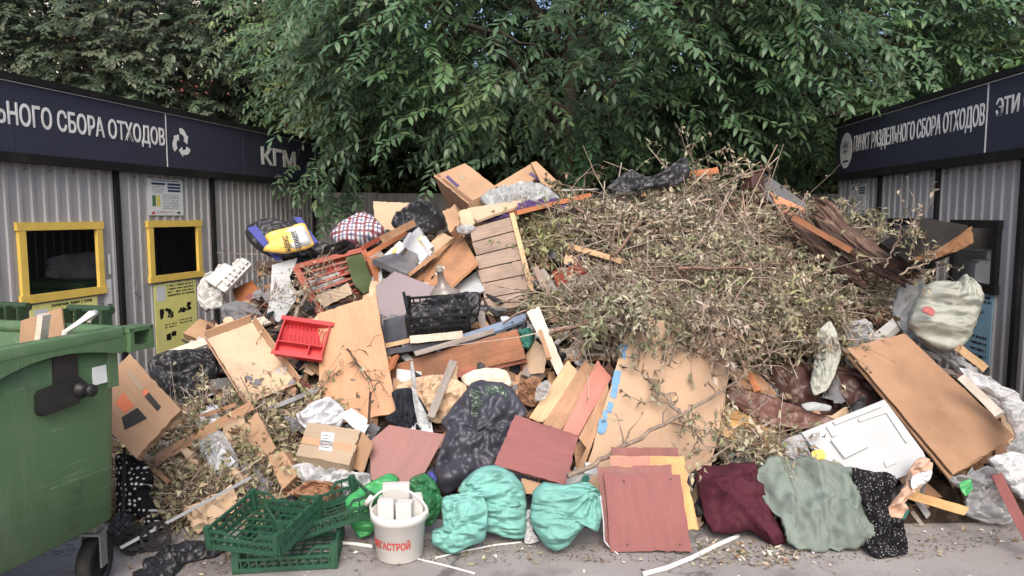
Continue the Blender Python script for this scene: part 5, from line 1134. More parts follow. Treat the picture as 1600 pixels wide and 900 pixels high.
for k, (a, b_) in enumerate((((1076, 272), (1122, 266)), ((1080, 284), (1110, 278)))):
    stick('red_timber', ['reddish timber end on the crest beside the black sheeting', 'short red timber just below the reddish timber end'][k], 'timber', a, b_, 9, M[['orange_varnish', 'red_varnish'][k]], 9, D=6.3)
def rotten_log(label, p, q, rpx, D, D2, seed):
    a, b_ = atY(p, D), atY(q, D2); c = (a + b_) / 2; r = rpx * c.y / F; x = (b_ - a); L_ = x.length; x.normalize(); tow = EYE - c; z = (tow - x * tow.dot(x)).normalized(); y = z.cross(x)
    vs, fs = [], []; n, N = 40, 46
    for i in range(N + 1):
        u = i / N; xx = -L_ / 2 + L_ * u; bend = .05 * math.sin(u * 3.1 + seed)
        for k in range(n):
            a_ = 2 * math.pi * k / n; cx_, sx_ = math.cos(a_), math.sin(a_)
            g = ridge(Vector((xx * 1.6, cx_ * 3.2 + seed, sx_ * 3.2))) * .22 + ridge(Vector((xx * 4., cx_ * 7, sx_ * 7 + seed))) * .12 + .3 * noise.noise(Vector((xx * 2.5, cx_ * 1.2, sx_ * 1.2 + seed)))
            pl = .14 if noise.noise(Vector((xx * 5, cx_ * 2.2 + seed, sx_ * 2.2))) > .12 else 0      # plates of bark still clinging
            rr = r * (.9 + g + pl) * (1 - .25 * u)
            end = (.10 * noise.noise(Vector((k * .9, seed, 1))) + .06 * ((k * 7) % 5 - 2) / 2) if i in (0, N) else 0
            vs.append((xx + end, rr * cx_ + bend, rr * sx_ * .85))
    for i in range(N): fs += [(i * n + k, (i + 1) * n + k, (i + 1) * n + (k + 1) % n, i * n + (k + 1) % n) for k in range(n)]
    ends = MB()
    for i, sgn in ((0, 1), (N, -1)):
        b0 = len(vs); vs += [(vs[i * n + k][0] + sgn * (.03 + .03 * noise.noise(Vector((k * .7, 3, seed)))), vs[i * n + k][1] * .6, vs[i * n + k][2] * .6) for k in range(n)]
        rg_ = [(i * n + k, i * n + (k + 1) % n, b0 + (k + 1) % n, b0 + k) for k in range(n)]; fs += rg_ if sgn > 0 else [f[::-1] for f in rg_]
        fs.append(tuple(range(b0, b0 + n)) if sgn > 0 else tuple(range(b0 + n - 1, b0 - 1, -1)))
    return tag(MB().add(vs, fs).build('rotten_log', M['log_bark'], None, frame(c, x, y, z), False), label, 'log')
def logbark():
    t = NT('log_bark'); v = t.coords((1.5, 9, 9)); n1 = t.noise(v, 2.2, 8, .7, dist=.8); c = t.ramp(n1, [(.28, srgb(38, 27, 23)), (.45, srgb(76, 52, 42)), (.58, srgb(108, 78, 62)), (.68, srgb(158, 130, 108)), (.8, srgb(82, 58, 48))])
    t.principled(c, .5, .4, 0, n1, .9, .03); M['log_bark'] = t.m
logbark()
rotten_log('rotten reddish brown log pointing down right toward the container', (1284, 332), (1420, 430), 18, 5.3, 4.8, 3)
rotten_log('brown rotten log half sunk in branches, left of the other log', (1236, 362), (1345, 420), 14, 5.5, 5.05, 8)
stick('splintered_board', 'splintered dark slat lying along the upper rotten log', 'slat', (1240, 340), (1330, 392), 9, M['brown_beam'], 6, D=5.2, D2=4.95)
stick('splintered_board', 'short splintered slat wedged under the charred board', 'slat', (1390, 415), (1440, 400), 10, M['dark_wood'], 6, D=4.75, D2=4.6)
ch = slab('charred_board', 'charred black board with torn foam poking at the right container', 'board', [(1376, 379), (1443, 340), (1512, 352), (1519, 380), (1474, 402), (1421, 410)], M['char_black'], .05, D=4.65, t0=60, az=-5)
puff('torn_foam', None, None, [(1425, 405), (1460, 392), (1495, 370), (1516, 356), (1519, 380), (1490, 394), (1450, 408)], M['foam_yellow'], .025, D=4.58, tilt=60, az=-5, fold=.02, fs=12, jag=.1, parent=ch)
# -- hollow under the branches
slab('red_brown_board', 'red brown board deep in the hollow under the branches', 'board', [(862, 425), (900, 402), (926, 418), (872, 455)], M['red_varnish'], .02, lift=.04, t0=40)
stick('hollow_plank', 'grey plank along the lower edge of the hollow in the branches', 'plank', (862, 462), (965, 412), 14, M['grey_wood'], 10, lift=.12)
stick('pale_batten', 'pale pine batten lying over the hollow in the branches', 'batten', (889, 384), (972, 408), 8, M['pale_pine'], 8, lift=.26)
stick('grey_post', 'grey post end standing left of the hollow in the branches', 'post', (846, 425), (872, 470), 16, M['grey_wood'], 10, lift=.14)
stick('rough_plank', 'rough plank end below the hollow left of the branches', 'plank', (838, 420), (862, 480), 9, M['old_plank'], 9, lift=.2)
#PART4
# ------------------------------------------------------------------ sacks, cloths and bags at the foot
puff('teal_sack', 'full teal woven sack, the middle one of three at the front', 'sack', [(716, 764), (738, 738), (770, 727), (800, 738), (816, 756), (823, 785), (823, 838), (806, 843), (775, 835), (752, 826), (735, 800)], M['teal_woven'], 0.12, back=.8, ground=(800, 846), tilt=72, fold=.02, fs=9, stretch=(.7, 2.), tie=(722, 775), tamp=.03, cr=.45)
puff('teal_sack', 'slumped teal woven sack, leftmost of three at the front', 'sack', [(692, 777), (722, 770), (752, 768), (762, 795), (758, 842), (730, 855), (706, 866), (678, 852), (674, 830), (692, 822), (690, 800)], M['teal_woven'], 0.08, back=.8, ground=(715, 868), tilt=72, fold=.03, fs=8, stretch=(1, 1.4), cr=.45, pe=.7)
puff('teal_sack', 'pointed teal woven sack, rightmost of three at the front', 'sack', [(828, 808), (834, 768), (850, 754), (886, 758), (912, 752), (936, 766), (941, 800), (934, 830), (914, 822), (886, 854), (868, 861), (850, 850), (834, 826)], M['teal_woven'], 0.11, back=.8, ground=(868, 864), tilt=72, fold=.02, fs=9, stretch=(.7, 2.), tie=(930, 765), tamp=.03, cr=.45)
puff('white_wrap', 'white crumpled wrap between the two right teal sacks', 'plastic', [(822, 800), (830, 798), (834, 835), (842, 846), (820, 848)], M['white_film'], 0.03, ground=(830, 850), fold=.02, fs=14, cr=0.6)
puff('green_bag', 'bright green ribbed plastic bag left of the white bucket', 'bag', [(539, 782), (560, 764), (585, 750), (608, 739), (624, 750), (606, 768), (590, 790), (588, 826), (574, 838), (562, 840), (550, 822)], M['green_film'], 0.07, ground=(566, 843), tilt=70, fold=0.035, fs=6, stretch=(.4, 3), cr=0.2)
puff('green_bag', 'thin dark green carrier bag right of the white bucket', 'bag', [(640, 750), (662, 739), (680, 752), (690, 775), (688, 800), (672, 822), (650, 815), (645, 780)], M['green_film_dark'], 0.08, ground=(668, 838), tilt=72, fold=0.05, fs=9, cr=0.5)
puff('blue_wrapper', 'blue and white food wrapper above the dark green carrier bag', 'wrapper', [(668, 740), (676, 736), (682, 748), (680, 758), (670, 750)], M['blue_webbing'], .015, lift=.24, fold=.01, fs=14)
# shopping trolley with polka dots
tr = thing('shopping_trolley', 'black shopping trolley with white polka dots fallen behind the green bin', 'shopping trolley', Matrix.Translation(atZ((215, 845), 0)))
puff('dotted_bag', None, None, [(185, 712), (205, 712), (232, 728), (240, 750), (228, 762), (240, 790), (256, 822), (240, 832), (222, 815), (205, 800), (185, 805)], M['polka_fabric'], .10, ground=(225, 842), tilt=66, fold=.02, fs=7, parent=tr)
for p in ((210, 828), (243, 822)):
    c = atZ((p[0], p[1] + 16), .075); Mw = Matrix.Translation(c) @ Matrix.Rotation(R(35), 4, 'Z') @ Matrix.Rotation(R(90), 4, 'X'); mb = MB(); mb.lathe([(.058, -.012), (.072, -.012), (.072, .012), (.058, .012), (.058, -.012)], 24)
    for k in range(5): mb.bar((0, 0, 0), (.06 * math.cos(k * 1.2566), .06 * math.sin(k * 1.2566), 0), .012, .012)
    adopt(mb.build('wheel', M['rubber'], None, Mw, False), tr)
a, b_ = atZ((192, 835), .06), atZ((252, 818), .07); adopt(MB().tube([a, b_], .008, 8).tube([a, a + Vector((-.05, .15, .4))], .008, 8).build('frame_tube', M['black_metal']), tr)
puff('black_rags', 'black rags under the polka dot trolley beside the bin wheel', 'cloth', [(165, 830), (185, 800), (205, 806), (215, 832), (232, 845), (205, 852), (175, 852)], M['black_film'], 0.05, ground=(200, 858), tilt=55, fold=0.05, fs=10, jag=0.05)
puff('black_film_sheet', 'torn black film lying flat on the asphalt at lower left', 'plastic film', [(212, 895), (235, 872), (270, 852), (320, 846), (352, 856), (330, 870), (290, 880), (268, 905), (235, 915), (214, 905)], M['black_film'], 0.01, back=.1, ground=(275, 880), tilt=3, fold=0.03, fs=12, flat=1, jag=0.12)
# cloths right of the red panels
puff('maroon_blanket', 'maroon knitted blanket heaped right of the leaning red panels', 'blanket', [(1088, 748), (1095, 731), (1130, 727), (1176, 725), (1192, 750), (1200, 785), (1215, 815), (1227, 844), (1210, 857), (1190, 840), (1170, 828), (1150, 834), (1116, 831), (1100, 806)], M['maroon_knit'], 0.08, ground=(1160, 848), tilt=52, fold=.06, fs=4.2, cr=0.12, jag=.045, pe=.8)
puff('sage_cloth', 'sage green sackcloth spread on the ground right of the maroon blanket', 'cloth', [(1177, 748), (1208, 716), (1262, 718), (1330, 732), (1344, 760), (1350, 800), (1373, 846), (1330, 856), (1275, 861), (1234, 850), (1221, 812), (1194, 780)], M['sage_cloth'], 0.045, ground=(1290, 862), tilt=46, fold=.085, fs=3.4, stretch=(1.4, .7), cr=.12, jag=.07, lump=0.9, pe=1.1)
puff('speckled_dress', 'black speckled dress crumpled right of the sage cloth', 'garment', [(1333, 733), (1362, 738), (1395, 746), (1394, 770), (1388, 805), (1407, 822), (1418, 860), (1374, 871), (1354, 852), (1358, 805), (1342, 768)], M['speckled_fabric'], 0.05, ground=(1382, 872), tilt=48, fold=.08, fs=5.5, jag=0.06, pe=1.0)
puff('peach_garment', 'peach and white garment trailing below the hardboard sheets', 'garment', [(1456, 716), (1438, 716), (1421, 732), (1416, 758), (1394, 784), (1384, 804), (1396, 818), (1408, 812), (1410, 790), (1426, 772), (1450, 748)], M['peach_cloth'], 0.012, D=3.72, tilt=64, fold=.05, fs=8, center=(1420, 760), jag=.12, pe=1.0)
puff('white_sleeve', 'white printed sleeve lying beside the peach garment', 'garment', [(1424, 745), (1440, 738), (1456, 736), (1450, 752), (1426, 764)], M['paper'], 0.015, D=3.7, fold=0.03, fs=10, jag=0.05)
puff('yellow_peel', 'small orange yellow scrap at the corner of the white moulded panel', 'scrap', [(1268, 706), (1284, 702), (1290, 712), (1286, 722), (1272, 718)], M['yellow_film'], .015, lift=.33, fold=.01, fs=14)
puff('clear_plastic', 'clear plastic wad left of the white moulded panel', 'plastic', [(1222, 690), (1250, 678), (1262, 700), (1270, 716), (1245, 722), (1228, 712)], M['milky_film'], .05, lift=.22, fold=.03, fs=11)
puff('clear_bottle_wrap', 'small clear wrapper on the dark sofa cushion', 'wrapper', [(1252, 632), (1270, 628), (1298, 634), (1296, 642), (1262, 642)], M['silver_film'], .02, lift=.3, fold=.01, fs=12)

# ------------------------------------------------------------------ bucket with blocks
bc = atZ((622, 876), 0); bc.y += .06; bk = thing('white_bucket', 'white plastic bucket with red lettering full of grey blocks', 'bucket', Matrix.Translation(bc) @ Matrix.Rotation(R(-8), 4, 'Z'))
rb, rt_, hb_ = .112, .132, .235
MB().lathe([(0, .004), (rb - .01, 0), (rb, .008), (rt_ - .006, hb_ - .045), (rt_ + .006, hb_ - .042), (rt_ + .008, hb_ - .006), (rt_ + .002, hb_), (rt_ - .006, hb_ - .004), (rb - .006, .014), (0, .012)], 56).build('body', M['bucket_white'], bk, None, True)
hp = [(-(rt_ + .012) * math.cos(a), -.035 * math.sin(a) - .005, hb_ - .02 + .135 * math.sin(a)) for a in np.linspace(0, math.pi, 19)]
MB().tube(hp, .0055, 8).build('handle', M['bucket_white'], bk, None, True)
MB().tube([(-.03 - rt_, -.02, hb_ + .02), (-rt_ + .005, -.03, hb_ + .065)], .012, 8).build('handle_grip', M['bucket_white'], bk, None, True)
me = text_mesh('МЕГАСТРОЙ', .03); n_ = len(me.vertices); co = np.empty(n_ * 3, np.float32); me.vertices.foreach_get('co', co); co = co.reshape(-1, 3); mn, mx = co.min(0), co.max(0)
u = (co[:, 0] - mn[0]) / (mx[0] - mn[0]); v = (co[:, 1] - mn[1]) / (mx[1] - mn[1]); d = co[:, 2] / mx[2]; zz = .075 + .048 * v; rr_ = rb + (rt_ - rb) * (zz / hb_) + .0012 + .0006 * d; an = R(-90) + (u - .58) * R(98)
me.vertices.foreach_set('co', np.stack([rr_ * np.cos(an), rr_ * np.sin(an), zz], 1).astype(np.float32).ravel()); me.materials.clear(); me.materials.append(M['print_red']); link('lettering', me, bk)
for k, (x_, y_, z_, sx_, sy_, sz_, rz_) in enumerate(((-.055, -.055, .235, .075, .06, .13, 8), (.035, -.06, .235, .075, .06, .12, -5), (-.02, .045, .265, .13, .05, .16, 4), (.085, .02, .235, .05, .08, .12, 12), (-.085, .025, .225, .04, .07, .11, 0))):
    m_ = Matrix.Translation(bc + Vector((x_, y_, z_))) @ Matrix.Rotation(R(rz_), 4, 'Z'); bm = bmesh.new(); bmesh.ops.create_cube(bm, size=1)
    for v_ in bm.verts: v_.co = Vector((v_.co.x * sx_, v_.co.y * sy_, v_.co.z * sz_))
    bmesh.ops.bevel(bm, geom=bm.edges[:], offset=.004, segments=1, affect='EDGES'); me = bpy.data.meshes.new('grey_block'); bm.to_mesh(me); bm.free(); me.materials.append(M['block_grey'])
    tag(link('grey_block', me, None, m_), ['front left pale grey block in the white bucket', 'front right pale grey block in the white bucket', 'wide pale grey block standing at the back of the bucket', 'pale grey block at the right rim of the bucket', 'pale grey block at the left rim of the bucket'][k], 'block', 'grey blocks in the bucket')

# ------------------------------------------------------------------ crates
def crate_parts(W_, D_, H_, cut=True, dense=10, low=.55):
    """meshes of an open lattice crate: x width, y depth"""
    P = {}; b_ = .012
    fl = MB()
    for k in range(dense + 1): x = -W_ / 2 + W_ * k / dense; fl.box((x, 0, .006), (.006, D_ - .004, .008))
    for k in range(int(dense * .7) + 1): y = -D_ / 2 + D_ * k / int(dense * .7); fl.box((0, y, .0075), (W_ - .004, .006, .008))
    P['floor_grid'] = [fl]
    def wall(L_, hgt, cutout):
        m = MB(); m.box((0, 0, .012), (L_, b_, .022)); zc = hgt * low
        m.box((0, 0, zc), (L_, b_ * .9, .012)); n = max(6, int(L_ / (.035 if cut else .022)))
        for k in range(n + 1): m.box((-L_ / 2 + L_ * k / n, 0, zc / 2), (.006, b_ * .7, zc))
        for k in range(n): m.bar((-L_ / 2 + L_ * k / n, 0, .02), (-L_ / 2 + L_ * (k + 1) / n, 0, zc - .004), .004, .004, (0, 1, 0))
        if cutout:
            for s_ in (-1, 1):
                m.box((s_ * (L_ / 2 - .05), 0, hgt - .007), (.1, b_, .014)); m.bar((s_ * (L_ / 2 - .10), 0, hgt - .007), (s_ * (L_ / 2 - .14), 0, zc), .01, .01, (0, 1, 0))
                for q in (.03, .07): m.box((s_ * (L_ / 2 - q), 0, (hgt + zc) / 2), (.006, b_ * .7, hgt - zc))
        else:
            m.box((0, 0, hgt - .007), (L_, b_, .014))
            for k in range(0, n + 1, 2): m.box((-L_ / 2 + L_ * k / n, 0, (hgt + zc) / 2), (.01, b_ * .7, hgt - zc))
            if not cut:
                for q in (.25, .5, .75): m.box((0, 0, hgt * q), (L_, b_ * .8, .009))
        return m
    P['end_wall'] = [wall(W_, H_, cut)]; P['side_wall'] = [wall(D_, H_, False)]
    po = MB(); po.box((0, 0, H_ / 2 + .004), (.03, .03, H_ + .012)); P['corner_post'] = [po]
    return P
def crate(label, Mt, W_, D_, H_, mat, group=None, meshes={}, cut=True, dense=10, name='plastic_crate'):
    key = (W_, D_, H_, mat, cut)
    if key not in meshes: meshes[key] = {k: v[0].mesh(k, M[mat]) for k, v in crate_parts(W_, D_, H_, cut, dense).items()}
    ms = meshes[key]; t = thing(name, label, 'crate', Mt, group); link('floor_grid', ms['floor_grid'], t)
    for s_ in (-1, 1):
        o = link('end_wall', ms['end_wall'], t); o.location = (0, s_ * (D_ / 2 - .006), 0); o = link('side_wall', ms['side_wall'], t); o.location = (s_ * (W_ / 2 - .006), 0, 0); o.rotation_euler = (0, 0, R(90))
        for s2 in (-1, 1): o = link('corner_post', ms['corner_post'], t); o.location = (s_ * (W_ / 2 - .012), s2 * (D_ / 2 - .012), 0)
    return t
def T(c, rz, rx=0, ry=0): return Matrix.Translation(c) @ Matrix.Rotation(R(rz), 4, 'Z') @ Matrix.Rotation(R(rx), 4, 'X') @ Matrix.Rotation(R(ry), 4, 'Y')
g = 'green crates in the lower left'
qa, qb = atZ((360, 899), 0), atZ((530, 889), 0); yw = math.degrees(math.atan2(qb.y - qa.y, qb.x - qa.x)); xv = (qb - qa).normalized(); yv = Vector((-xv.y, xv.x, 0))
c3 = (qa + qb) / 2 + yv * .18 + Vector((0, 0, .004)); crate('green lattice crate standing flat on the asphalt under two others', T(c3, yw), .47, .36, .115, 'crate_green', g)
c2 = c3 + Vector((.12, .10, .128)); crate('green lattice crate set askew, middle of the three green crates', T(c2, 30, 0, -7), .47, .30, .115, 'crate_green', g)
fc = atZ((438, 868), .15); xv = Vector((math.cos(R(-17)), math.sin(R(-17)), 0)); yv = Vector((-xv.y, xv.x, 0)); c1 = fc - xv * .195 + yv * .18 + Vector((0, 0, .01))
crate('topmost green lattice crate lying open above the other two', T(c1, -17, 9, -2), .39, .36, .10, 'crate_green', g)
# black crate with the glass jar
cB = surf((684, 505), .30); cB.z -= .06; cB.y += .13; crate('black lattice crate sitting above the cream lath in the upper centre', T(cB, 6, 24, -4), .42, .28, .19, 'black_plastic', None, cut=False, dense=12)
puff('dark_bundle', 'dark bundle filling the black lattice crate', 'bundle', [(640, 478), (690, 462), (745, 456), (752, 470), (738, 506), (650, 512)], M['black_film'], .06, D=cB.y + .02, tilt=70, fold=.04)
bq = surf((693, 455), .12); jar = thing('glass_bottle', 'dusty round glass bottle with long neck behind the black crate', 'bottle', Matrix.Translation(bq) @ Matrix.Rotation(R(14), 4, 'X') @ Matrix.Rotation(R(-8), 4, 'Y'))
plain('dusty_glass', srgb(128, 118, 112), .2, .2, 6, .4, srgb(170, 160, 150), .5, .05)
MB().lathe([(0, -.20), (.10, -.2), (.125, -.16), (.13, -.06), (.11, .0), (.07, .035), (.035, .06), (.026, .10), (.024, .15), (.031, .155), (.031, .17), (.022, .172), (.0, .165)], 30).build('body', M['dusty_glass'], jar, None, True)
MB().lathe([(0, .20), (.024, .198), (.025, .168), (.021, .16)], 16).build('cork', M['grey_wood'], jar, None, True)
stick('dark_stick', 'thin dark stick standing left of the black crate', 'stick', (636, 482), (631, 458), 5, M['black_plastic'], 5, lift=.5)
# red dish rack
rq = [(427, 536), (452, 502), (522, 500), (482, 570)]
RK = surf((474, 536), .30); tr_, ar_ = 48, 8; nR = nrm(tr_, ar_); xR = (hit((508, 508), RK, nR) - hit((452, 500), RK, nR)).normalized(); xR = (xR + .0 * nR).normalized(); yR = nR.cross(xR)
rk = thing('dish_rack', 'bright red plastic dish rack lying left of the plywood board', 'dish rack', frame(RK, xR, yR, nR)); W_, D_, H_ = .30, .25, .06
MB().box((0, D_ / 2, H_ / 2), (W_, .008, H_)).build('back_wall', M['red_plastic'], rk); MB().box((0, -D_ / 2, H_ / 2), (W_, .008, H_)).build('front_wall', M['red_plastic'], rk)
for s_ in (-1, 1): MB().box((s_ * W_ / 2, 0, H_ / 2), (.008, D_ - .008, H_)).build('end_wall', M['red_plastic'], rk)
MB().box((.0, -.04, H_ / 2), (W_ - .01, .006, H_ * .9)).build('divider', M['red_plastic'], rk); MB().box((.06, -.083, H_ / 2), (.006, .078, H_ * .85)).build('divider', M['red_plastic'], rk)
MB().box((0, 0, .003), (W_, D_, .006)).build('floor', M['red_plastic'], rk)
for k in range(11): MB().tube([(-.13 + k * .026, -.03, .008), (-.13 + k * .026, .02, .05), (-.13 + k * .026, .07, .05), (-.13 + k * .026, .115, .01)], .004, 5).build('rib', M['red_plastic'], rk)
MB().box((0, D_ / 2 + .012, H_), (W_ + .05, .03, .008)).build('rim', M['red_plastic'], rk); MB().box((0, -D_ / 2 - .008, H_), (W_ + .03, .024, .008)).build('rim', M['red_plastic'], rk)

# ------------------------------------------------------------------ pipes and strips on the ground
def gpath(name, label, cat, px, r, mat, z=None):
    pts = [atZ(p, (r if z is None else z[i])) for i, p in enumerate(px)]; sp = []
    for i in range(len(pts) - 1):
        for k in range(6): u = k / 6; sp.append(pts[i] * (1 - u) + pts[i + 1] * u)
    sp.append(pts[-1]); c = sp[0].copy(); c.z = 0
    return tag(MB().tube([p - c for p in sp], r, 8).build(name, mat, None, Matrix.Translation(c), True), label, cat)
gpath('grey_pipe', 'pale grey plastic pipe lying on the asphalt at the front right', 'pipe', [(1005, 897), (1040, 888), (1080, 872), (1120, 852), (1154, 837)], .012, M['bucket_white'])
gpath('white_strip', 'thin white strip on the asphalt before the left teal sack', 'strip', [(680, 872), (720, 862), (770, 852), (815, 847)], .0045, M['bucket_white'])
gpath('white_strip', 'thin white strip running forward from the foot of the bucket', 'strip', [(645, 872), (690, 882), (742, 896)], .0045, M['bucket_white'])
gpath('white_strip', 'flat white strip between the green crates and the bucket', 'strip', [(528, 848), (555, 850), (582, 854)], .009, M['bucket_white'])
stick('white_cable_duct', 'long white cable duct slanting through dry leaves above the green crates', 'duct', (188, 856), (392, 746), 5, M['grey_metal'], 4, D=3.42, D2=3.85)
gpath('white_string', 'frayed white cord hanging beside the leaning red panels', 'cord', [(938, 775), (943, 815), (944, 845), (955, 858), (966, 866)], .004, M['paper'], [.30, .16, .05, .01, .006])

# ------------------------------------------------------------------ dry branches, litter and ground crumbs
def in_poly(p, poly):
    c = False; n = len(poly); j = n - 1
    for i in range(n):
        if (poly[i][1] > p[1]) != (poly[j][1] > p[1]) and p[0] < (poly[j][0] - poly[i][0]) * (p[1] - poly[i][1]) / (poly[j][1] - poly[i][1]) + poly[i][0]: c = not c
        j = i
    return c
def sample(poly, n, rg, holes=()):
    xs = [p[0] for p in poly]; ys = [p[1] for p in poly]; out = []
    while len(out) < n:
        p = (rg.uniform(min(xs), max(xs)), rg.uniform(min(ys), max(ys)))
        if in_poly(p, poly) and not any(in_poly(p, h) for h in holes): out.append(p)
    return out
DRY = [(.29, .26, .19), (.34, .305, .23), (.25, .22, .155), (.265, .26, .175), (.22, .23, .145), (.40, .36, .285), (.21, .155, .115)]
def dry_mass(name, label, poly, ntw, lift, seed, K=18, leafL=.055, cols=DRY, twl=(.35, .8), holes=(), lean=.5, rmul=1.):
    rg = np.random.RandomState(seed); px = sample(poly, ntw, rg, holes); st = []
    for p in px:
        q = surf(p, 0); d = (EYE - q).normalized(); nrmv = Vector((0, -.62, .78)); q = q + nrmv * rg.uniform(lift[0], lift[1]); st.append(q)
    st = np.array(st); S = ntw; tang = rg.randn(S, 3); nn = np.array([0, -.62, .78]); tang -= (tang @ nn)[:, None] * nn * .75; dr = unit(tang + np.array([.15, -.35, -.35]) * lean); sL = rg.uniform(*twl, S); bend = rg.randn(S, 3) * .25
    def stem(tt): return st[:, None, :] + dr[:, None, :] * (sL[:, None] * (tt - .4))[..., None] + bend[:, None, :] * (sL[:, None] * (tt - .4) ** 2)[..., None]
    tt = np.sort(rg.uniform(.1, 1, (S, K)), 1); pos = stem(tt); off = unit(rg.randn(S, K, 3)) * rg.uniform(.0, .07, (S, K, 1)); n = S * K
    ld = unit(dr[:, None, :] * .5 + off * 8 + rg.randn(S, K, 3) * .6 + np.array([0, 0, -.35])); sz = rg.uniform(.5, 1.3, n) * leafL
    V, Tq = leaf_arrays((pos + off * .6).reshape(-1, 3), ld.reshape(-1, 3), unit(rg.randn(n, 3) + nn), sz, sz * rg.uniform(.3, .55, n), rg.uniform(-.1, .75, n), rg.uniform(.1, .6, n))
    tc = palette(rg, S, cols, .25); lc = np.clip(tc[np.repeat(np.arange(S), K)] * (1 + (rg.rand(n, 1) - .5) * .7), 0, 1)
    q = np.linspace(0, 1, 5); P = stem(np.tile(q, (S, 1))); r = rg.uniform(.0016, .0042, S) * rmul
    V2, Q2 = seg_arrays(P[:, :-1].reshape(-1, 3), P[:, 1:].reshape(-1, 3), np.repeat(r, 4) * np.tile([1, .85, .7, .55], S), np.repeat(r, 4) * np.tile([.85, .7, .55, .35], S))
    tip = (pos + off * .6).reshape(-1, 3); V3, Q3 = seg_arrays(pos.reshape(-1, 3), tip, np.full(n, .0012), np.full(n, .0008))
    c0 = st.mean(0); c0[2] = 0
    Vall = np.concatenate([V, V2, V3]) - c0; cols_ = np.concatenate([np.repeat(lc, 5, 0), np.repeat(palette(rg, len(V2) // 6, [(.36, .28, .23), (.45, .38, .32), (.28, .20, .16)]), 6, 0), np.repeat(palette(rg, len(V3) // 6, [(.26, .2, .14)]), 6, 0)])
    o = link(name, np_mesh(name, Vall, [Tq, Q2 + len(V), Q3 + len(V) + len(V2)], M['dry_leaf'], cols_), None, Matrix.Translation(tuple(c0))); kind(o, 'stuff', label); return o
BR = [(822, 362), (870, 338), (930, 322), (1000, 308), (1090, 298), (1150, 300), (1200, 340), (1260, 375), (1320, 425), (1385, 450), (1380, 480), (1330, 490), (1300, 520), (1230, 520), (1180, 535), (1120, 505), (1060, 482), (1000, 478), (965, 510), (945, 545), (915, 545), (885, 515), (855, 488), (872, 470), (960, 425), (900, 395), (850, 405), (828, 395)]
HOLE = [(832, 412), (888, 384), (980, 412), (910, 462), (865, 480), (836, 462)]
dry_mass('dry_branch_heap', 'matted dry leaves and twigs under the cut branches', BR, 620, (-.08, .03), 31, 16, .05, [tuple(v * .75 for v in c) for c in DRY], twl=(.3, .6), holes=[HOLE])  # leaf colours darkened so gaps under the cut branches read as shade
